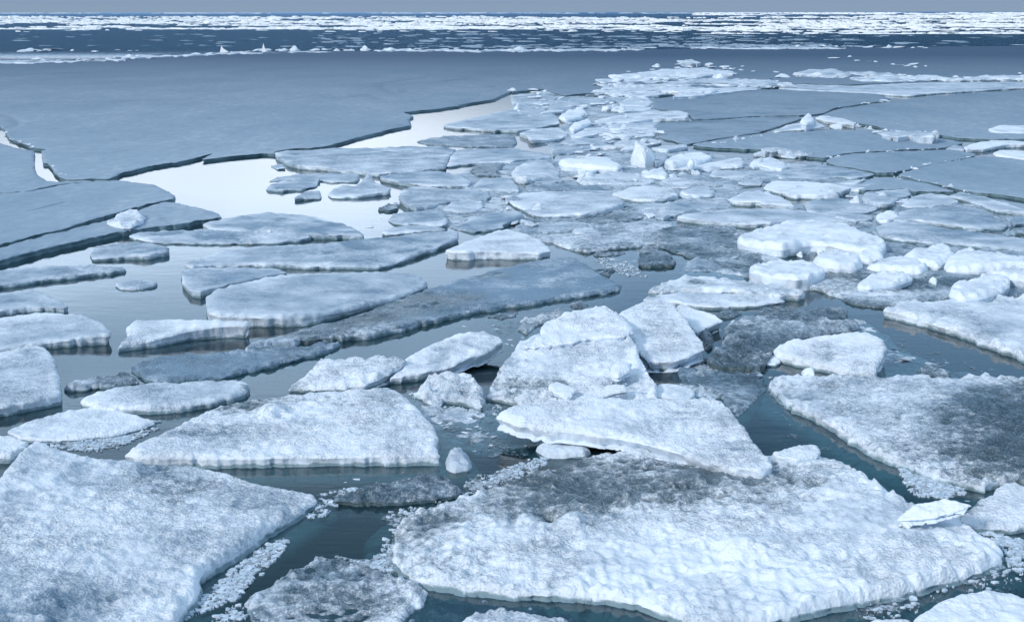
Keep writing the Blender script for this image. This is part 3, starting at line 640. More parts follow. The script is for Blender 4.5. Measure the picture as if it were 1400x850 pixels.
L = lambda pts, label, **k: fl(k.pop('style', 'lump'), pts, label, group=GL, name='ice_lump', cat='ice lump', **k)
L('H -58,160 0,140 100,130 250,130 345,165 342,182 300,195 215,215 100,205 0,195 -55,185', 'long flat topped white lump at the left end of the right hand lumps', h=.19, base=-.08)
L('H 265,122 340,78 420,70 540,130 537,150 500,165 400,165 330,155', 'white lump just right of the long flat topped lump', h=.17)
L('H 512,102 560,66 650,90 655,108 600,118 535,115', 'small knobbly white lump behind the row of lumps', h=.15)
L('H 560,150 660,120 750,112 880,152 888,170 820,185 700,170 600,165', 'flat white lump in the middle of the row on the right', h=.14)
L('H 505,248 560,210 650,182 800,195 815,215 740,243 620,265 525,268', 'rounded white lump standing forward of the row, sloping down to the left', h=.16)
L('H 748,102 800,72 900,72 1000,80 1035,92 975,130 950,158 850,135 780,112', 'wide white lump split by a crease from the long flat one beside it', h=.15)
L('H 960,150 990,115 1040,85 1150,82 1391,112 1600,120 1600,165 1391,160 1100,175 985,168', 'long flat white lump reaching the right edge behind the chunky block', h=.15)
L('H 985,300 1000,258 1080,228 1160,215 1240,190 1310,205 1315,255 1250,295 1150,318 1050,325', 'chunky white block with a steep shaded right side near the right edge', h=.22, rnd=.07)
L('H 1160,205 1200,182 1280,168 1391,172 1500,180 1500,225 1391,222 1320,215 1240,195', 'white lump leaning on the back of the chunky block', h=.20)
L('H 880,238 905,230 936,240 920,252', 'tiny oval white pebble of ice on the dark plate', h=.08, rnd=.04)
L('H 925,222 960,215 1000,225 985,238 945,236', 'small faint lump beside the tiny oval pebble', h=.06, rnd=.04, frost=.4)
L('H 870,70 920,50 1000,55 1005,72 950,80', 'low white lump on the plate edge above the creased lump', h=.10)
L('H 1055,80 1060,68 1110,60 1140,75 1110,84', 'small round white lump above the long flat lump', h=.10)
L('H 190,100 205,85 225,95 220,108 200,108', 'tiny white nugget left of the small knobbly lump', h=.08, rnd=.04)
L('H 298,80 315,66 335,72 330,88 308,90', 'tiny white nugget under the front of the big domed floe', h=.08, rnd=.04)
# ---------- right, behind
fl('pale', 'P 925,297 940,292 990,287 1040,285 1100,288 1145,294 1164,302 1120,302 1065,302 1030,306 1000,304 960,301', 'long pale plate behind the big domed white floe', h=.11)
fl('lump', 'P 1006,322 1015,316 1040,311 1070,303 1105,300 1160,305 1185,317 1210,326 1212,333 1205,339 1170,338 1140,332 1105,329 1085,334 1070,337 1030,332 1008,327', 'big domed white floe with a bright rounded front, right of centre', h=.20, frost=.12)
fl('frost', 'P 1197,311 1211,304 1240,303 1300,312 1360,321 1400,327 1550,333 1550,341 1400,340 1330,334 1280,331 1230,328 1203,323', 'grey plate with a frothy lower edge running out at the right', h=.10)
fl('frost', 'P 1220,300 1232,289 1252,285 1300,283 1338,286 1363,296 1378,306 1373,310 1345,312 1312,309 1273,303 1245,301', 'grey oval floe with a lumpy left end near the right edge', h=.10)
L('D 615,662 650,640 720,645 725,665 680,690 622,685', 'round knob of ice between two floes right of the domed floe', h=.12)
fl('frost', 'D 235,605 300,588 350,582 500,590 635,628 600,648 500,662 590,668 592,690 500,700 400,680 330,655 250,645', 'bumpy low floe directly behind the domed floe at its right', h=.09, wets=[(1120, 282, 20, 5, .3)])
fl('snow', 'D 12,528 60,487 200,495 350,500 478,524 430,545 330,562 180,570 80,542', 'white floe with a pointed left front and a dark hollow at its right', h=.13)
fl('pale', 'D 532,582 550,552 650,540 788,530 800,560 730,583 690,605 605,600', 'small pale slab slanting up to the right among the right hand plates', h=.13)
fl('pale', 'D 737,620 800,572 900,555 1000,570 1050,598 985,608 900,622 800,630', 'rounded pale floe with a shadowed right half beside the slanting slab', h=.12)
fl('pale', 'D 985,570 1050,548 1200,578 1391,635 1450,650 1391,658 1250,638 1150,608', 'narrow white ledge running down to the right edge behind the grey oval floe', h=.10)
fl('sheet', 'D 720,460 840,420 1000,390 1155,362 1238,362 1391,385 1700,395 1900,640 1600,640 1391,585 1280,565 1150,552 1050,535 900,500', 'grey plate filling the corner under the long diagonal crack at the right', h=.09, group=GP, name='ice_plate', cat='ice plate')
fl('sheet', 'D 485,518 600,478 690,470 890,508 1020,545 940,548 800,545 782,528 650,535 530,540', 'small grey plate at the foot of the long diagonal crack', h=.08, group=GP, name='ice_plate', cat='ice plate')
fl('sheet', 'D 345,380 480,347 700,337 940,328 1000,325 1140,350 1130,360 940,398 700,446 620,450 500,425 360,402', 'lens shaped grey plate enclosed by thin cracks', h=.09, group=GP, name='ice_plate', cat='ice plate')
fl('sheet', 'C 1020,300 1150,276 1391,243 D 80,240 350,218 620,228 700,247 900,263 1000,275 1075,292 990,315 930,320 700,330 450,343 330,370 220,358 0,325 C 1391,325 1150,315', 'wide grey plate between two jagged cracks in the right half', h=.10, group=GP, name='ice_plate', cat='ice plate')
fl('sheet', 'D 290,155 400,112 700,70 900,48 1100,30 1391,12 1900,-5 2100,270 1391,268 1200,272 1050,263 920,243 700,228 600,198 500,183 350,160', 'broadest grey plate at the right, its near edge lined with crumbs', h=.10, group=GP, name='ice_plate', cat='ice plate', rim=.02)
fl('sheet', 'C 820,186 1010,178 1391,153 D 200,152 215,160 190,172 0,232 C 1391,235 1150,272 1030,293 1000,298 860,262 838,220', 'dark grey plate behind the centre right rubble, bounded by a slanting crack', h=.06, frost=1.0, group=GP, name='ice_plate', cat='ice plate', wet=.38)
fl('sheet', 'C 820,62 900,50 1100,40 1200,30 1391,12 D 200,5 400,2 600,20 690,62 500,92 400,105 340,135 210,146 0,148 C 1391,148 1200,160 1030,168 1015,150 980,125 822,108', 'darker smooth plate far back right of the rubble band', h=.06, group=GP, name='ice_plate', cat='ice plate', wet=.30)
fl('pale', 'P 1062,121 1090,115 1160,118 1250,113 1400,112 1620,112 1620,116 1400,120 1280,127 1240,131 1190,127', 'pale far plate under the right hand pressure ridge', h=.10, group=GP, name='ice_plate', cat='ice plate', frost=.6)
fl('pale', 'D 62,232:.08 130,200:.16 220,182:.2 300,180:.22 350,203:.18 250,216:.12 100,232:.07', 'thin wedge shard tilted up at the crossing of two cracks', t=.05, group=GB, name='ice_shard', cat='ice shard', frost=.45)
L('D 212,185 225,150 245,132 268,138 285,165 283,183 250,190', 'upright white tooth of ice at the crossing of two cracks', h=.30, t=.40, rnd=.05)
fl('snow', 'D 285,158 330,146 450,165 503,185 490,196 420,186 340,178', 'white wedge lying right of the upright tooth', h=.16, group=GB)
fl('snow', 'D 362,200 400,187 432,192 430,210 370,210', 'small white cube beside the white wedge at the crack crossing', h=.14, group=GB, name='ice_block', cat='ice block')
fl('snow', 'D 1200,217 1260,200 1391,200 1500,205 1500,245 1391,240 1300,238 1230,228', 'white slab lying on the broadest plate at the right edge', h=.17, group=GM)
fl('snow', 'D 1075,312 1120,295 1180,282 1300,277 1391,287 1450,300 1300,300 1180,322 1085,326', 'white slab raised over a dark gap at the right edge', h=.18, group=GM)
fl('snow', 'D 1225,345 1262,327 1391,335 1500,342 1500,380 1391,375 1240,355', 'white slab below the raised one at the right edge', h=.16, group=GM)
fl('pale', 'D 975,322 1030,303 1065,310 1075,326 1010,330', 'small pale corner of ice left of the raised slab', h=.12, group=GB)
fl('pale', 'D -40,345 0,332 80,337 215,352 180,370 60,352 -30,356', 'narrow pale ledge just below the wide grey plate', h=.12)
fl('snow', 'D -30,385 40,366 130,390 145,418 110,428 40,420 -20,405', 'white floe with a bright left end near the middle of the right half', h=.14)
fl('frost', 'D 150,425 250,408 330,392 325,405 440,425 540,442 610,458 500,475 420,470 300,480 200,470 100,475 60,455', 'thin grey plate with a torn near edge above the pointed white floe', h=.06)
fl('pale', 'D 350,507 470,490 560,478 500,505 400,512', 'small pale sliver at the edge of the thin torn plate', h=.08, group=GB)
fl('frost', 'D 1310,700 1340,675 1450,668 1500,700 1450,715 1340,717', 'small grey knob against the right edge beside the grey oval floe', h=.11, group=GB)
fl('frost', 'D 1320,755 1350,737 1450,738 1500,750 1450,764 1340,762', 'dark little lump at the right edge below the grey knob', h=.08, group=GB, wet=.4)
# ---------- far sheets and left plates
fl('sheet', 'A -900,140 0,205 20,212 45,262 100,288 130,300 190,316 245,324 218,333 222,394 250,398 300,458 340,480 500,480 585,480 650,448 800,412 1000,382 1125,343 1060,380 1200,365 1391,345 B 135,350 140,336 250,320 400,312 600,254 800,209 857,200 848,160 872,150 815,129 890,122 1000,112 1110,96 1150,84 1300,60 1391,20 P 700,126 740,121 770,131 810,127 850,129 893,131 940,127 990,126 1060,119 1100,114 1160,116 1250,112 1400,110 1900,111 1900,62 1400,63 1000,67 700,69 500,70 340,70 240,73 150,80 0,86 -400,92',
   'vast smooth grey blue ice sheet reaching across the left and back', h=.11, group=GP, name='ice_sheet', cat='ice sheet', step=1.5, cut=.1,
   grooves=[('P 2,142 80,140 170,138 250,136 292,136', .16), ('A -5,210 40,210 85,200 95,180 70,158 30,143 -20,136', .10), ('P 400,136 420,132 445,130', .16), ('P 458,131 475,134 487,130', .2), ('P 500,130 515,132 520,136', .2), ('P 520,118 530,124 545,128 556,124', .16), ('P 522,115 545,111 580,107', .12), ('P 610,111 640,108', .14), ('P 1005,82 1060,79 1120,80', .22), ('P 1130,81 1200,80 1260,84 1330,88 1450,92', .3), ('P 640,118 660,121 680,117', .2), ('P 700,112 730,108', .16), ('P 20,104 60,101 110,100', .14)])
fl('sheet', 'A -500,300 0,292 25,302 100,322 186,333 182,400 202,460 258,490 310,496 430,490 500,490 300,510 150,543 0,555 -500,610', 'grey plate beside the white open lead at the left edge', h=.09, group=GP, name='ice_plate', cat='ice plate')
fl('sheet', 'A -500,630 0,560 150,550 300,516 500,493 640,490 760,505 830,520 900,555 925,573 915,585 800,605 690,636 500,690 380,730 200,775 0,830 -500,930', 'large grey plate with a blunt right end on the left side', h=.09, group=GP, name='ice_plate', cat='ice plate', grooves=[('A 160,650 230,635 300,615 350,602', .03)])
fl('sheet', 'P -90,366 0,339 34,329 98,313 130,305 182,290 225,276 241,277 287,288 302,293 304,297 272,301 233,308 207,310 168,315 120,325 80,335 40,345 0,355 -90,375', 'long bent grey plate with a raised right tip, nearest of the large left plates', h=.13, group=GP, name='ice_plate', cat='ice plate', rim=.014, frost=.6, bumps=[(215, 300, 8, 3, .04), (250, 294, 10, 3, .04), (280, 292, 10, 3, .04)])
L('A 560,712 600,680 680,658 740,660 770,680 760,700 700,722 620,728', 'heap of white snow lying on the long bent plate', h=.13, base=.05, rnd=.05, frost=.2, jag=3.2, amp=.03, rim=.03)
# ---------- centre: back part
fl('frost', 'C -285,198 -150,160 0,132 100,104 250,110 320,150 330,188 200,212 100,224 0,222 B 1300,225 1150,212 1050,205', 'grey triangular plate with a white front lip by the bright water', h=.11, frost=.66, rim=.01, amp=.004)
fl('wet', 'B 880,283 950,268 1050,254 1391,246 C 90,252 102,290 88,312 0,312 B 1391,312 1200,312 1080,308 960,298', 'dark speckled plate just below the triangular plate', h=.03, wet=.5, frost=.9)
fl('frost', 'B 140,342 200,330 260,333 450,320 700,316 850,308 1000,311 1100,323 1062,368 1040,425 950,430 850,440 740,448 690,455 560,442 400,422 250,407 210,395 150,362', 'large flat grey floe with a crumbly white front rim, centre left', h=.12, frost=.62, rim=.02, amp=.006, group=GP)
fl('frost', 'B 1050,415 1062,370 1105,326 1391,318 C 100,320 290,353 285,366 130,378 0,388 B 1391,388 1200,393 1120,405', 'grey plate broken off the right end of the large flat floe', h=.11, frost=.66, rim=.006, group=GP)
fl('wet', 'B 1165,438 1220,402 1391,400 C 30,410 5,445 B 1330,462 1210,465', 'dark ridged chunk in front of the broken off plate', h=.07, wet=.7, group=GB)
fl('frost', 'B 1180,528 1220,482 1300,475 1391,480 C 80,490 116,522 108,540 0,545 B 1391,545 1320,540 1200,536', 'small grey floe with a dark front right of the centre left floes', h=.10)
fl('frost', 'B 700,480 690,462 780,455 950,435 1060,444 1130,468 1180,498 1160,515 1050,515 980,518 900,508 800,500', 'smooth grey floe with a rounded right end under the large flat floe', h=.11)
fl('frost', 'B 790,575 800,545 850,522 980,527 1270,546 1276,570 1255,590 1150,592 1050,602 950,628 880,632 810,605', 'grey floe with a white lumpy left end, third down under the large flat floe', h=.12)
fl('pale', 'B 1022,638 1070,602 1150,592 1230,602 1240,625 1200,655 1110,655', 'small rounded pale floe tucked under the lumpy ended floe', h=.11)
fl('frost', 'B 732,695 760,668 880,652 1030,657 1053,690 1035,718 950,718 760,715', 'bumpy grey floe lying in the bright water left of centre', h=.09)
fl('frost', 'B 690,765 740,738 850,727 980,732 1035,747 900,757 780,768 720,772', 'thin grey floe below the bumpy one in the bright water', h=.07)
fl('pale', 'B 415,558 450,530 560,517 640,470 680,502 755,530 740,545 620,565 500,575 440,577', 'craggy pale floe with a small peak at its back in the bright water', h=.10, bumps=[(505, 246, 9, 4, .10), (470, 256, 10, 3, .04)])
fl('frost', 'B 92,528 130,502 250,484 380,487 370,515 280,535 150,538', 'small low floe with a glassy right corner, leftmost in the bright water', h=.07, bumps=[(437, 248, 3, 3, .06)])
fl('frost', 'B 240,578 300,548 380,542 392,572 385,585 300,584', 'little angular floe below the glassy cornered one', h=.08, group=GB)
fl('frost', 'B 117,413 150,401 190,405 195,421 150,426', 'tiny lone floe below the left point of the large flat floe', h=.06, group=GB)
fl('frost', 'B 112,494 150,471 300,456 450,450 580,460 570,490 440,500 380,488 200,480', 'low flat floe behind the glassy cornered one', h=.06, bumps=[(478, 240, 14, 3, .04)])
fl('wet', 'B 678,635 740,603 795,612 790,636 740,643', 'small dark wedge beside the bumpy grey floe', h=.06, wet=.45, group=GB)
fl('frost', 'B 1080,738 1150,703 1250,663 1391,652 C 130,655 138,676 100,692 20,718 B 1340,730 1200,757', 'grey floe sloping up to the right above the clean white roof shaped floe', h=.10)
fl('pale', 'C 60,592 120,557 280,546 450,552 600,562 620,572 678,600 670,608 560,645 450,662 300,672 210,672 150,645 90,615', 'large pale floe with a bright flat front at the very centre', h=.14, rnd=.03, frost=.45)
fl('snow', 'C 600,560 700,525 820,516 930,530 953,562 900,580 820,594 720,592 660,575', 'smooth white oval floe overlapping the large pale centre floe', h=.15, frost=.26, amp=.005)
fl('wet', 'C 410,692 500,675 600,650 690,618 760,640 785,678 700,698 500,722', 'dark soaked wedge under the smooth white oval floe', h=.04, wet=.6, frost=.7)
fl('frost', 'C 160,753 230,727 350,702 480,716 490,732 400,742 250,760', 'grey wedge below the large pale centre floe', h=.08)
fl('snow', 'C 400,748 440,712 490,715 520,745 562,768 480,776 400,765', 'small white tab at the right of the grey wedge', h=.06, group=GB, frost=.4)
fl('mixed', 'C 240,775 300,755 400,748 500,778 420,795 300,788', 'dark frosted sliver in front of the grey wedge', h=.04, wet=.55, group=GB)
fl('mixed', 'C 275,805 400,782 600,757 760,762 885,800 G 860,38 700,60 550,74 460,88 330,55 275,28', 'dark floe sprinkled with frost crystals below the centre', h=.06, wet=.42, frost=.5, rim=.02)
fl('wet', 'C 825,763 880,740 950,722 1100,728 1250,740 1290,775 G 1320,60 1391,110 1391,165 1300,168 1180,160 1000,108 930,85 820,45', 'wide dark speckled plate in front of the domed white floe', h=.035, wet=.66, frost=.7)
fl('frost', 'C 830,680 850,640 900,602 1050,592 1170,632 1050,645 950,668 870,688', 'frothy grey floe right of the smooth white oval', h=.09, rim=.03, amp=.015)
fl('snow', 'C 750,645 800,625 850,640 860,665 800,685 770,665', 'white slushy wedge below the smooth white oval', h=.05, group=GB, frost=.35)
fl('pale', 'C 957,550 1050,520 1120,516 1152,550 1140,570 1000,565', 'pale block with a squared right end right of the smooth oval', h=.12)
fl('snow', 'C 1222,588 1300,550 1391,537 D 0,545 100,570 172,608 175,622 0,612 C 1391,602 1250,597', 'white floe with a dark left point in front of the pointed white floe', h=.12, frost=.28)
fl('mixed', 'C 410,490 500,460 640,440 760,455 850,480 820,505 650,515 560,510 450,506', 'frosty mottled floe above the large pale centre floe', h=.08, wet=.15, frost=.4, rim=.02)
L('C 760,450 800,430 880,420 905,448 890,462 820,460', 'small white lump under the pointed upright block', h=.14)
fl('mixed', 'C 850,500 900,472 1000,482 1200,510 1120,518 1000,525 880,520', 'long mottled floe right of the small white lump', h=.06, wet=.3)
fl('snow', 'C 65,440 100,407 200,392 290,400 330,438 320,462 150,478 90,468', 'grainy white mound left of the double white lump', h=.17, rnd=.07, frost=.35, rim=.02)
L('C 320,378 430,378 480,362 590,370 668,402 640,418 500,412 400,405 330,395', 'double humped white lump behind the mottled floe', h=.20)
fl('snow', 'C 430,430 500,415 525,435 500,452 440,455', 'little white chunk at the foot of the double humped lump', h=.13, group=GB, name='ice_block', cat='ice block')
fl('frost', 'C 822,345 880,337 900,352 885,385 842,405', 'blue grey block leaning on the right of the tall pointed block', h=.18, group=GB, name='ice_block', cat='ice block')
L('C 882,382 930,347 1060,336 1130,350 1142,362 1080,382 1000,388 920,398', 'long rounded white lump right of the tall pointed block', h=.21)
L('C 1003,392 1020,376 1040,385 1045,398 1010,400', 'tiny white knob on the front of the long rounded lump', h=.22, base=-.05, rnd=.04)
L('C 902,425 1000,412 1200,382 1290,367 1310,395 1290,410 1100,422 930,432', 'flat white slab running up to the right below the long rounded lump', h=.14, style='snow', frost=.15)
fl('pale', 'C 1117,460 1140,437 1230,432 1340,460 1300,470 1150,470', 'pale triangular floe below the flat white slab', h=.11)
L('C 1328,395 1350,375 1391,365 D 20,372 0,395 C 1391,405 1340,405', 'small white lump right of the flat white slab', h=.14)
fl('frost', 'C 1265,498 1320,482 1391,475 D 15,490 10,505 C 1391,512 1300,510', 'lumpy grey floe right of the pale triangular one', h=.10)
fl('pale', 'C 812,318 870,306 1000,300 1005,310 900,326', 'narrow pale ledge above the long rounded lump', h=.14, group=GB)
fl('snow', 'C 610,300 640,282 700,275 850,272 872,288 800,300 700,305', 'white floe behind the tall pointed block', h=.13, frost=.3)
fl('snow', 'C 642,328 700,297 750,297 760,310 720,322', 'small white flake left of the tall pointed block', h=.12, group=GB)
fl('pale', 'C 330,288 430,265 600,267 620,283 560,292 400,298', 'pale floe in the rubble left of the tall pointed block', h=.11)
fl('frost', 'C 282,345 400,316 560,296 600,300 500,328 380,348', 'grey lens shaped plate above the double humped lump', h=.10)
fl('snow', 'C 385,252 470,212 560,212 640,182 830,192 845,218 830,252 700,258 600,250 560,238 450,260', 'wide white floe with ragged front in the rubble band', h=.13, frost=.32)
fl('snow', 'C 112,238 200,217 330,207 370,240 368,252 320,268 170,276 155,256', 'white floe with a crumbly front at the left of the rubble band', h=.13, frost=.3, rim=.02)
L('C 372,208 410,172 495,160 500,176 440,205 400,217', 'rounded white lump on the left of the rubble band', h=.18)
fl('snow', 'C 512,175 620,150 800,127 960,120 1010,135 1013,155 820,165 700,180 540,190', 'long white floe jutting right over dark ice with a shaded underside', h=.15, frost=.3)
fl('pale', 'C 217,133 300,102 395,96 400,107 330,125', 'slim pale shard above the triangular plate', h=.12, group=GB)
fl('snow', 'C 642,75 700,47 800,50 820,78 800,96 650,98', 'squarish white floe near the back of the rubble band', h=.13, frost=.35)
fl('frost', 'C 150,83 300,60 500,50 640,70 500,93 300,93', 'flat grey plate near the back left of the rubble band', h=.09)
fl('snow', 'C 582,108 640,96 820,98 815,118 650,125', 'white strip below the squarish white floe', h=.12, frost=.35)
fl('snow', 'C 642,28 740,5 900,10 920,28 830,42 700,42', 'far white floe at the head of the rubble band', h=.14, frost=.35)
fl('snow', 'C 920,48 1000,10 1200,0 1391,-8 1391,6 1200,25 1050,42', 'long white bank reaching right from the head of the rubble band', h=.18, frost=.35, rim=.03)
L('C 317,150 400,110 450,106 480,130 430,158 345,165', 'knobbly white lump beside the slim pale shard', h=.15)
fl('wet', 'C 145,515 250,502 400,512 440,538 250,543 150,538', 'dark frosted strip above the large pale centre floe', h=.05, wet=.5)
fl('frost', 'C 130,490 200,477 320,470 345,492 250,500', 'slender grey floe below the grainy white mound', h=.09, group=GB)
fl('wet', 'G 740,108 745,95 840,90 930,108 942,155 860,158 800,160 745,155', 'dark square chunk floating alone in the calm water', h=.06, wet=.75, jag=2.2, group=GB, name='ice_block', cat='ice block')
fl('wet', 'G 500,192 560,177 630,180 600,210 530,204', 'small dark lens of ice at the right edge of the long smooth plate', h=.03, wet=.7, group=GB)
fl('wet', 'G 505,102 600,88 680,95 640,110 540,112', 'thin dark raft below the frost sprinkled floe', h=.03, wet=.7, group=GB)
fl('mixed', 'G 785,290 830,262 930,242 980,225 1130,237 1300,252 1391,260 H 0,255 100,262 228,300 228,312 80,318 G 1391,305 1250,298 1150,300 1000,296 850,300', 'mottled white and dark slab above the heap, right of centre', h=.10, wet=.22, frost=.3, wets=[(950, 385, 18, 6, .6), (900, 392, 18, 6, .3)], rim=.02)
fl('snow', 'G 765,345 800,322 850,315 1000,307 1391,312 H 60,325 130,352 50,362 G 1391,372 1150,378 1000,365 900,352', 'pale wavy slab just below the mottled one above the heap', h=.09, frost=.35, wets=[(890, 405, 12, 6, .7)])
fl('wet', 'G -60,430 40,410 110,405 100,430 20,440', 'small dark scrap in the channel left of the heap', h=.025, wet=.7, group=GB)
fl('wet', 'G 130,450 240,418 330,400 400,415 300,450 230,470 150,520 110,500', 'dark slushy scrap at the back left of the heap', h=.03, wet=.5, group=GB, frost=.5)
fl('wet', 'G 385,370 430,360 490,368 470,385 400,388', 'small dark scrap below the long smooth plate', h=.02, wet=.8, group=GB)
fl('wet', 'G 1160,410 1240,398 1290,415 1240,435 1170,432', 'small dark scrap between the heap and the dark mound', h=.03, wet=.8, group=GB)
fl('wet', 'G 1060,520 1110,505 1140,530 1130,590 1090,600 1075,560', 'dark chunk beneath the right side of the heap', h=.04, wet=.9, group=GB)
fl('wet', 'G 1010,650 1080,640 1130,655 1090,675 1020,672', 'low dark scrap in front of the middle slab of the heap', h=.02, wet=.8, group=GB)
fl('wet', 'G 1040,730 1080,715 1130,730 1100,745 1050,745', 'small dark scrap on the slush right of the heap', h=.03, wet=.8, group=GB)
# ---------- copies of a few rubble blocks along the pressure ridges
PROTO = [lump_mesh(100+i, *s_) for i, s_ in enumerate([(1, .8, .55), (1.2, .7, .45), (.9, .9, .8), (1.5, .7, .4), (.8, .6, .95), (1.1, 1, .5), (1.7, .8, .35)])]
rs = np.random.default_rng(5)
def ridge(line, n, s0, s1, spread, label, group, z=.06, name=None, cat=None):
    name, cat = (name or ('ice_block' if 'block' in label else 'ice_chunk')), (cat or ('ice block' if 'block' in label else 'ice chunk'))
    P, H = parse(line, 0); seg = np.hypot(*np.diff(P, axis=0).T); cum = np.concatenate([[0], np.cumsum(seg)])
    for i in range(n):
        q = rs.uniform(0, cum[-1]); px = np.interp(q, cum, P[:, 0]); py = np.interp(q, cum, P[:, 1])+rs.normal(0, spread)
        w_ = on_plane([(px, max(py, 30))], (z, 0, 0))[0]
        s = s0*(s1/s0)**(rs.random()**1.8)
        place_lump(PROTO[rs.integers(len(PROTO))], name, w_[0], w_[1], z+s*.05, s*1.25, rs.uniform(0, 6.28), label, cat, group, sz=rs.uniform(.6, 1.2)*(.5 if w_[1] > 45 else 1), tilt=rs.normal(0, .15))
ridge('P -30,84 60,82 130,83 170,80 240,76 340,72', 34, 0.15, 0.682, .8, 'small white block in the ridge at the far left edge of the sheet', 'blocks of the far left ridge')
ridge('P 20,70 120,70 200,69', 16, 0.18, 0.744, .7, 'small white block floating behind the far left ridge', 'blocks behind the far left ridge')
ridge('P 330,71 460,69 600,69 760,69 900,67', 62, 0.18, 0.744, .7, 'small white block in the long ridge along the back edge of the sheet', 'blocks of the back ridge')
ridge('P 905,66 1020,66 1090,65 1160,65 1290,66', 26, 0.18, 0.744, .9, 'small white block in the far broken ice right of the back ridge', 'blocks right of the back ridge')
ridge('P 1085,104 1120,101 1180,108 1260,110 1330,106 1400,107 1500,106', 60, 0.084, 0.384, 2.2, 'white block in the bank of rubble far back at the right', 'blocks of the right rubble bank', z=.1)
ridge('P 1100,82 1160,80 1200,86 1250,92 1300,90', 12, 0.12, 0.434, 1.2, 'pale block on the dark strip above the right rubble bank', 'blocks above the right rubble bank')
ridge('P 815,124 850,112 900,104 960,100 1010,106 1080,115', 90, .10, .5, 6.5, 'white block in the broad rubble patch at the back centre', 'blocks of the back centre rubble', z=.07)
ridge('P 920,95 980,92 1030,97', 16, 0.12, 0.434, 2.5, 'white block at the top of the back centre rubble', 'blocks topping the back centre rubble', z=.1)
ridge('P 700,150 760,140 790,160 830,172 860,160 880,150', 34, 0.051, 0.236, 9, 'small white chunk in the left part of the rubble band', 'chunks in the left of the rubble band', z=.05)
ridge('P 790,215 830,190 880,195 900,180', 22, 0.051, 0.213, 6, 'small white chunk in the middle of the rubble band', 'chunks in the middle of the rubble band', z=.08)
ridge('P 1170,172 1200,178 1240,184 1280,183', 40, 0.0408, 0.165, 1.3, 'white crumb along the near edge of the broadest right plate', 'crumbs along the broadest right plate', z=.10)
ridge('P 780,235 820,245 870,240 930,235 1010,232', 30, 0.051, 0.188, 5, 'small pale chunk between the lumps below the rubble band', 'chunks below the rubble band', z=.03)
ridge('P 1030,262 1090,262 1160,275 1240,275', 22, 0.051, 0.177, 5, 'small pale chunk among the floes behind the domed floe', 'chunks behind the domed floe', z=.03)
ridge('P 690,265 700,300 740,300', 12, 0.0408, 0.141, 8, 'small grey chunk left of the pale centre floe', 'chunks left of the pale centre floe', z=.02)
ridge('P 70,578 130,603 190,590 215,575', 34, 0.0072, 0.0279, 3.5, 'tiny glinting crumb in the slush behind the corner floe', 'crumbs behind the corner floe', z=.02)
ridge('P 680,540 760,545 840,515 890,540', 26, 0.0072, 0.0248, 5, 'tiny bright crumb on the front of the heap', 'crumbs on the heap', z=.12)
# the single sail shaped shard and the blocks beside it on the back ridge
def shard(px, py, wpx, hpx, label, name, cat, lean):
    g = on_plane([(px, py)], (.05, 0, 0))[0]; k = np.hypot(g[0], g[1])/F; w_, h_ = wpx*k, hpx*k
    V = []; T = []
    out = [(-.5, 0), (.5, 0), (.38, .25), (.12+lean, .62), (-.05+lean, 1.0), (-.22+lean*.6, .7), (-.42, .3)]
    for s_ in (-1, 1):
        for (a_, c_) in out: V.append((g[0]+a_*w_, g[1]+s_*w_*.16*(1.1-c_), -.02+c_*h_))
    n = len(out)
    T += [(0, i, i+1) for i in range(1, n-1)]+[(n, n+i+1, n+i) for i in range(1, n-1)]
    for i in range(n): j = (i+1) % n; T += [(i, n+i, n+j), (i, n+j, j)]
    o = mesh_obj(name, V, T, M['far'], None, (g[0], g[1], 0), smooth=False)
    return tag(o, label, cat, 'landmarks on the back ridge')
shard(361, 71.5, 6, 13, 'tall thin sail shaped shard standing on the back ridge at the left', 'ice_shard', 'ice shard', .0)
shard(307, 72, 12, 10, 'leaning pale shard left of the sail shaped one on the back ridge', 'ice_shard', 'ice shard', -.25)
for px, s, lab in ((402, 1.0, 'single rounded white hump on the back ridge right of the sail shaped shard'), (498, 1.0, 'white heap on the back ridge left of its middle')):
    g = on_plane([(px, 70)], (.06, 0, 0))[0]; place_lump(PROTO[2], 'ice_block', g[0], g[1], .1, s*.5, .4, lab, 'ice block', 'landmarks on the back ridge')

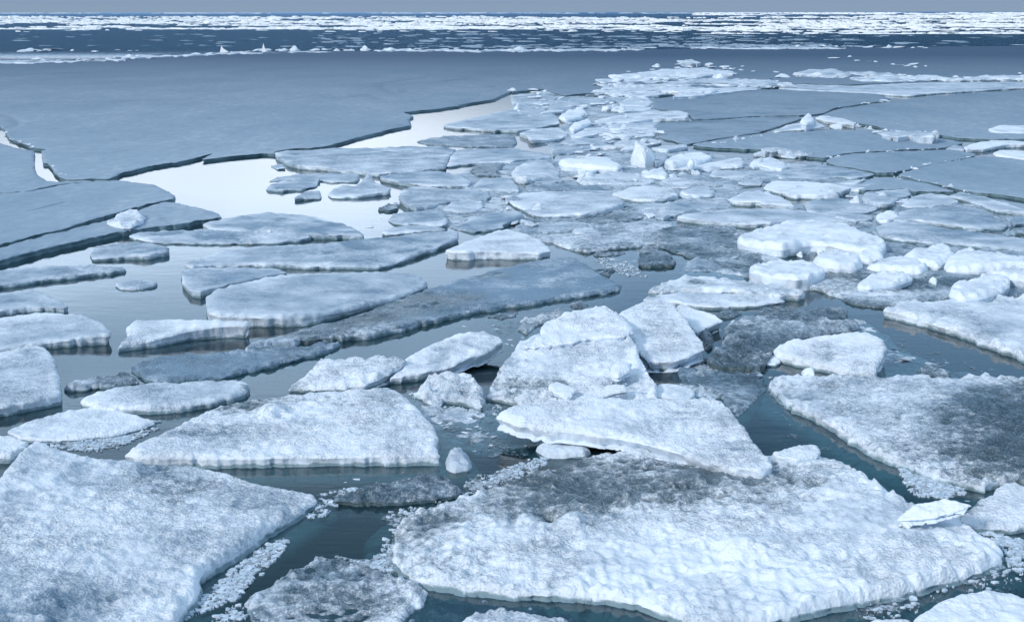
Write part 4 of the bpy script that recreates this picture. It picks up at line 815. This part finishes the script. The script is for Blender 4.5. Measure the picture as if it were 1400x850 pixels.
# ---------- the bright ice field towards the horizon and the drift in the dark water: uncountable, one mesh each
def field(spec, label, seed, mat='far', name='ice_field', fr=.4, thr=-.02):
    r_ = np.random.default_rng(seed); VV = []; TT = []; k = 0
    bv = np.array([(-.5, -.5, 0), (.5, -.5, 0), (.5, .5, 0), (-.5, .5, 0), (-.42, -.36, 1), (.36, -.42, .8), (.42, .42, .9), (-.4, .36, 1.05)])
    bt = np.array([(4, 5, 6), (4, 6, 7), (0, 1, 5), (0, 5, 4), (1, 2, 6), (1, 6, 5), (2, 3, 7), (2, 7, 6), (3, 0, 4), (3, 4, 7)])
    for (x0, x1, ya, yb, n, wpx, hp) in spec:
        px = r_.uniform(x0, x1, n); py = r_.uniform(ya, yb, n)
        g = on_plane(np.stack([px, py], 1), (0, 0, 0)); di = np.hypot(g[:, 0], g[:, 1])
        # drifts gather in streaks
        kk = fbm(px/140, py/1.3, 0, seed+3, 3)+.35*vnoise(px/14, py/.7, 0, seed+9)
        ok = kk > thr; g = g[ok]; di = di[ok]; n = len(g)
        w_ = wpx*di/F*r_.uniform(.4, 1.8, n); d_ = w_*r_.uniform(.7, 2.5, n); h_ = hp*di/F*r_.uniform(.3, 1.0, n)**1.5
        h_ = np.minimum(h_, 1.6)
        a = r_.uniform(0, 6.28, n)
        L_ = bv[None]+r_.uniform(-.13, .13, (n, 8, 3))*(1, 1, .8)
        X = L_[:, :, 0]*w_[:, None]; Y = L_[:, :, 1]*d_[:, None]; ca, sa = np.cos(a*.12)[:, None], np.sin(a*.12)[:, None]
        V = np.stack([g[:, :1]+X*ca-Y*sa, g[:, 1:2]+X*sa+Y*ca, -.02+L_[:, :, 2]*h_[:, None]], 2)
        VV.append(V.reshape(-1, 3)); TT.append((bt[None]+(np.arange(n)*8)[:, None, None]+k).reshape(-1, 3)); k += n*8
    VV = np.concatenate(VV); o = mesh_obj(name, VV, np.concatenate(TT), M[mat], None, (0, 0, 0), dict(wet=np.zeros(len(VV)), frost=np.full(len(VV), fr)), smooth=False)
    return tag(o, label, 'ice field', None, 'stuff')
field([(-500, 1900, 23.5, 30, 9000, 5, 1.7), (-500, 1900, 30, 37, 9000, 6, 2.0), (-500, 950, 36, 40.5, 4200, 8, 2.0), (-500, 950, 40, 44, 500, 8, 1.5), (950, 1900, 36, 47, 2600, 8, 2.0), (950, 1900, 17.9, 24, 9000, 5, 1.1), (-500, 950, 18.2, 18.8, 500, 9, .5)],
      'dense white broken ice covering the water along the horizon', 21)
field([(430, 1250, 46, 66, 800, 9, 1.3), (-400, 430, 47, 64, 130, 9, .9), (1250, 1900, 48, 68, 150, 9, .9), (600, 1150, 58, 66, 700, 9, 1.5)],
      'thin streaks of drifting ice in the dark water behind the sheet', 33, 'top', 'drift_ice', .85)  # high frost value greys the drift: cloud shade put into its colour
# ---------- slush in the gaps
slush('J 150,480 200,455 330,430 440,400 460,340 560,320 640,290 720,262 750,280 720,310 620,350 500,390 400,420 290,450 250,520 235,620 200,690 120,680 0,640 -10,610 60,630 140,625 180,560', 'lacy white slush rimming the left side of the largest floe', dens=6240, seed=2)
slush('I 720,760 760,720 830,650 900,600 960,560 1010,545 1000,600 950,650 890,710 830,770 720,810 640,850 620,880 650,820', 'strip of white slush along the right side of the corner floe', dens=6240, seed=3)
slush('I 1130,395 1180,385 1236,375 1300,385 1236,400 1190,430 1150,470 1100,490 1080,480 1130,430', 'slush patch at the right tip of the corner floe', dens=6240, seed=4)
slush('I 60,205 200,205 380,200 480,150 560,130 560,170 500,200 440,230 350,250 250,245 160,225', 'crushed slush behind the corner floe', dens=4560, seed=5)
slush('K 790,305 850,320 960,345 1040,390 1010,410 930,410 860,410 820,370', 'slush in the gap at the dark channel on the right', dens=5280, seed=6)
slush('G 1000,660 1150,700 1391,720 H 0,745 80,760 G 1391,740 1280,780 1200,850 1100,880 1000,850 900,800 1020,780 1000,740', 'white slush right of the heap behind the tilted slab', dens=4560, seed=7)
slush('K 1040,520 1100,530 1236,560 1300,560 1300,700 1236,680 1180,660 1170,600', 'slush between the right hand floes at the lower right', dens=3600, seed=8)
slush('J 240,30 330,60 380,90 480,85 600,80 560,120 500,130 400,110 300,100', 'faint slush below the crumbling chunk', dens=1680, seed=9)
slush('G 480,130 640,120 760,190 800,230 700,240 640,200', 'thin slush beside the dark square chunk', dens=1200, seed=10)
slush('I 680,880 850,765 960,830 1010,880 900,1000 650,1000', 'slush at the bottom edge beside the corner floe', dens=1680, seed=12)
slush('K 560,800 700,770 900,720 1130,650 1200,640 1236,700 1100,735 1000,745 890,785 840,830 700,840', 'thin slush along the front of the largest floe at the lower right', dens=1200, seed=13)
film('J 150,480 200,455 330,430 440,400 460,340 560,320 640,290 720,262 750,280 720,310 620,350 500,390 400,420 290,450 250,520 235,620 200,690 120,680 0,640 -10,610 60,630 140,625 180,560', 'white skin of lacy white slush rimming the left side of the largest floe', z=.005, seed=42, level=.50, white=.7, name='slush_skin')
film('I 720,760 760,720 830,650 900,600 960,560 1010,545 1000,600 950,650 890,710 830,770 720,810 640,850 620,880 650,820', 'white skin of strip of white slush along the right side of the corner floe', z=.005, seed=43, level=.50, white=.7, name='slush_skin')
film('I 1130,395 1180,385 1236,375 1300,385 1236,400 1190,430 1150,470 1100,490 1080,480 1130,430', 'white skin of slush patch at the right tip of the corner floe', z=.005, seed=44, level=.50, white=.7, name='slush_skin')
film('I 60,205 200,205 380,200 480,150 560,130 560,170 500,200 440,230 350,250 250,245 160,225', 'white skin of crushed slush behind the corner floe', z=.005, seed=45, level=.50, white=.7, name='slush_skin')
film('K 790,305 850,320 960,345 1040,390 1010,410 930,410 860,410 820,370', 'white skin of slush in the gap at the dark channel on the right', z=.005, seed=46, level=.50, white=.7, name='slush_skin')
film('G 1000,660 1150,700 1391,720 H 0,745 80,760 G 1391,740 1280,780 1200,850 1100,880 1000,850 900,800 1020,780 1000,740', 'white skin of white slush right of the heap behind the tilted slab', z=.005, seed=47, level=.50, white=.7, name='slush_skin')
film('K 1040,520 1100,530 1236,560 1300,560 1300,700 1236,680 1180,660 1170,600', 'white skin of slush between the right hand floes at the lower right', z=.005, seed=48, level=0.12, white=.75, name='slush_skin')
film('J 240,30 330,60 380,90 480,85 600,80 560,120 500,130 400,110 300,100', 'white skin of faint slush below the crumbling chunk', z=.005, seed=49, level=0.12, white=.75, name='slush_skin')
film('G 480,130 640,120 760,190 800,230 700,240 640,200', 'white skin of thin slush beside the dark square chunk', z=.005, seed=50, level=0.12, white=.75, name='slush_skin')
film('I 680,880 850,765 960,830 1010,880 900,1000 650,1000', 'white skin of slush at the bottom edge beside the corner floe', z=.005, seed=52, level=0.12, white=.75, name='slush_skin')
film('K 560,800 700,770 900,720 1130,650 1200,640 1236,700 1100,735 1000,745 890,785 840,830 700,840', 'white skin of thin slush along the front of the largest floe at the lower right', z=.005, seed=53, level=0.12, white=.75, name='slush_skin')
film('J 250,60 400,90 560,110 760,200 720,270 640,300 480,290 380,250 300,140', 'thin grease ice in the hollow left of the tilted slab', seed=3, level=.05)
film('H 480,440 640,480 900,560 1150,680 1330,740 1100,770 850,760 620,760 670,560 560,500', 'broken skin of ice in the channel at the right', seed=4, level=.0)
film('G -80,430 200,400 420,390 700,340 780,330 600,370 400,400 240,470 120,550 20,600 -80,560', 'thin broken ice behind the heap', seed=5, level=.05)
film('K 215,125 340,25 480,110 640,190 600,270 520,280 350,260 300,220', 'dark skin of ice on the channel below the right wide floe', seed=6, level=-.12)
film('K 560,800 900,725 1190,640 1300,600 1400,900 600,900', 'submerged skin of ice in front of the largest floe', seed=10, level=-.05)

# ---------- banks of rubble
def bank(pts, label, h=.10, **k): return floe('snow_bank', 'snow', pts, label, 'snow bank', 'snow banks', h, **dict(dict(amp=.05, rim=.05, frost=.5, parts=False, jag=3.5), **k))
bank('P -30,85 60,82 130,83 172,80 172,82 100,84 20,87 -30,88', 'low snowy bank at the far left end of the back ridge')
bank('P 160,79 240,75.5 330,72 420,70 470,69.6 470,70.8 380,72.6 290,75 200,79', 'long thin snow bank along the left half of the back ridge')
bank('P 510,69 560,67.8 620,68 700,68 800,67 880,66.6 880,68 800,69 700,70 600,70 520,70', 'long thin snow bank along the right half of the back ridge')
bank('P 940,66 1000,65.6 1100,65 1160,66 1100,67 1000,67.6', 'thin white bank beyond the sheet, right of the back ridge')
bank('P 1084,103 1100,96 1130,95 1165,101 1160,106 1120,106', 'hummocky white bank at the left end of the far right rubble', h=.16)
bank('P 1160,106 1200,103 1260,105 1310,107 1350,104 1420,104 1600,103 1600,107 1400,108.5 1300,109.5 1220,113 1175,110', 'long white bank running to the right edge far back', h=.14, frost=.35)
bank('P 1140,98 1200,101 1240,102 1230,105 1170,103', 'small hummock bank above the long right bank', h=.12)
bank('P 830,104 880,99 930,93 985,96 1010,100 970,104 900,108 850,108', 'broken white patch at the top of the back centre rubble', h=.12, frost=.3)
bank('P 812,112 870,108 950,107 1040,109 1092,116 1040,119 960,115 900,117 840,119', 'broken pale patch in the middle of the back centre rubble', h=.10, frost=.45)
bank('P 805,128 830,119 890,119 960,119 985,122 930,127 880,125 850,131', 'broken pale patch at the foot of the back centre rubble', h=.12, frost=.35)
bank('P 925,83 945,81.5 958,86 945,88 930,86.5', 'small white hump behind the back centre rubble patch', h=.2)
bank('P 1195,178 1215,176.5 1240,180 1262,180 1285,183 1284,185 1255,186.5 1225,185 1200,182', 'short ridge of crumbs on the near edge of the broadest plate', h=.15, amp=.03)
bank('P 1040,203 1080,205 1110,212 1100,214 1070,209 1040,206', 'crumbly rim along the lower edge of the wide grey plate', h=.12, amp=.02)
# the tall pointed block: a broken wedge standing on end
def upright(px, py, wpx, hpx, seed, label):
    g = on_plane([(px, py)], (0, 0, 0))[0]; k = np.hypot(g[0], g[1])/F; w_, h_ = wpx*k, hpx*k
    me = lump_mesh(seed, 1, 1, 1, 4, 'top', .04)
    n = len(me.vertices); co = np.zeros(n*3, np.float32); me.vertices.foreach_get('co', co); V = co.reshape(-1, 3).astype(float)
    u = (V[:, 2]+.25)/(V[:, 2].max()+.25)
    tp = (1.1-.62*u**1.9)*(1+.22*fbm(V[:, 0]*2, V[:, 1]*2, V[:, 2]*2, 5, 3))
    V[:, 0] = V[:, 0]*tp*w_*.56-.14*w_*u; V[:, 1] = V[:, 1]*tp*w_*.5; V[:, 2] = -.05+u*(h_+.05)
    V[:, 2] += (V[:, 0] < 0)*0
    me.vertices.foreach_set('co', V.astype(np.float32).ravel()); me.update()
    o = bpy.data.objects.new('ice_block', me); COL.objects.link(o); o.location = (g[0], g[1], 0)
    return tag(o, label, 'ice block', 'upright blocks')
upright(881, 229, 52, 36, 77, 'tall pointed white block standing up at the centre of the rubble')

def brash(pts, label, h=.004, **k):
    o = floe('brash_ice', 'mixed', pts, label, None, None, h, parts=False, **dict(dict(amp=.017, wet=.42, frost=.55, rim=.02, jag=3.0, base=-.06, rnd=.02), **k)); return tag(o, kind='stuff')
brash('P 700,131 745,124 790,130 893,133 905,150 900,200 945,206 1000,215 1100,224 1160,242 1210,252 1180,262 1020,252 1000,285 930,300 880,330 760,330 700,320 715,290 680,265 640,262 620,240 660,222 760,218 745,196 690,180 770,172 765,152 700,146', 'frozen mottled brash ice filling the rubble band', h=.012, frost=.62, wet=.36)
brash('P 860,345 900,325 1000,300 1160,262 1260,272 1400,285 1600,300 1600,400 1420,372 1300,365 1180,352 1060,350 960,350', 'soaked brash ice between the floes around the domed floe', h=.002, wet=.55)
brash('P 560,300 600,262 650,250 690,268 700,300 640,318', 'patch of brash ice left of the pale centre floe', h=-.004)
brash('J 250,70 400,90 560,110 720,190 690,240 600,230 520,240 440,210 330,150', 'broken slush in the hollow left of the tilted slab', h=-.008, amp=.012)
brash('P 960,340 1060,352 1120,380 1060,382 1000,378 930,372', 'soaked brash ice left of the row of lumps', h=-.004)
brash('P 1060,440 1180,436 1220,470 1280,500 1340,512 1200,512 1120,508 1220,480 1200,455', 'broken skin of soaked ice around the kite shaped slab', h=-.010, amp=.012)

FLK = [lump_mesh(300+i, *s_, fr=f_) for i, (s_, f_) in enumerate([((1, .7, .10), .3), ((1.4, .6, .12), .6), ((.8, .8, .16), .2), ((1.6, 1.0, .08), .7), ((1.1, .5, .2), .1)])]
PROTO_, PROTO[:] = list(PROTO), FLK
ridge('P 620,470 660,430 700,470 740,440 780,425', 24, .03, .10, 8, 'thin flake drifting in the channel left of the heap', 'flakes left of the heap', z=-.005, name='ice_flake', cat='ice flake')
ridge('P 1200,470 1260,490 1320,510 1370,515', 26, .02, .08, 7, 'thin flake drifting in the dark channel at the right', 'flakes in the right channel', z=-.005, name='ice_flake', cat='ice flake')
ridge('P 590,560 620,590 660,580 640,620', 26, .01, .045, 9, 'thin flake in the hollow left of the tilted slab', 'flakes left of the tilted slab', z=-.002, name='ice_flake', cat='ice flake')
ridge('P 830,360 880,372 950,362 1000,375', 20, .03, .10, 8, 'thin flake in the calm water around the dark square chunk', 'flakes around the dark square chunk', z=-.006, name='ice_flake', cat='ice flake')
ridge('P 340,700 400,690 500,655 620,650', 22, .008, .035, 9, 'thin flake in the dark water beside the corner floe tip', 'flakes beside the corner floe', z=-.001, name='ice_flake', cat='ice flake')
ridge('P 1240,650 1300,670 1390,720 1395,790', 24, .01, .05, 7, 'thin flake in the gap at the lower right', 'flakes at the lower right', z=-.001, name='ice_flake', cat='ice flake')
ridge('P 500,310 560,270 640,285 700,320 600,300', 18, .03, .10, 7, 'thin flake among the grey floes left of centre', 'flakes among the grey floes', z=-.005, name='ice_flake', cat='ice flake')
PROTO[:] = PROTO_
ridge('P 1143,148 1180,142 1221,137', 10, .05, .16, .8, 'white crumb along the far diagonal crack on the right', 'crumbs along the far crack', z=.06)
ridge('P 970,198 1010,192 1060,182 1090,172', 20, .03, .10, .8, 'white crumb along the slanting crack right of the rubble band', 'crumbs along the slanting crack', z=.05)
ridge('P 1130,216 1200,207 1290,203', 16, .02, .06, .8, 'white crumb along the upper crack of the lens shaped plate', 'crumbs along the upper crack', z=.05)
ridge('P 1215,240 1260,226 1335,214', 18, .02, .07, .8, 'white crumb along the long diagonal crack', 'crumbs along the long diagonal crack', z=.045)
ridge('P 1222,242 1270,248 1320,262 1360,276', 22, .02, .07, 1.2, 'white crumb along the foot of the corner plate', 'crumbs below the corner plate', z=.04)
ridge('P 6,180 15,190 30,196 55,203', 14, .03, .10, .8, 'pale crumb along the narrow lead at the left edge', 'crumbs along the narrow left lead', z=.05)
ridge('P 68,222 80,236 95,243 120,244', 14, .02, .08, 1.0, 'pale crumb on the corner of the sheet by the narrow lead', 'crumbs on the sheet corner', z=.05)
ridge('P 900,480 960,440 1180,445 1210,470', 14, .02, .07, 7, 'small wet chunk in the water around the dark mound', 'chunks around the dark mound', z=-.01)
ridge('P 700,120 760,135 830,140 860,165 820,205', 60, .05, .26, 9, 'small broken block scattered through the rubble band', 'blocks scattered through the rubble band', z=.05)
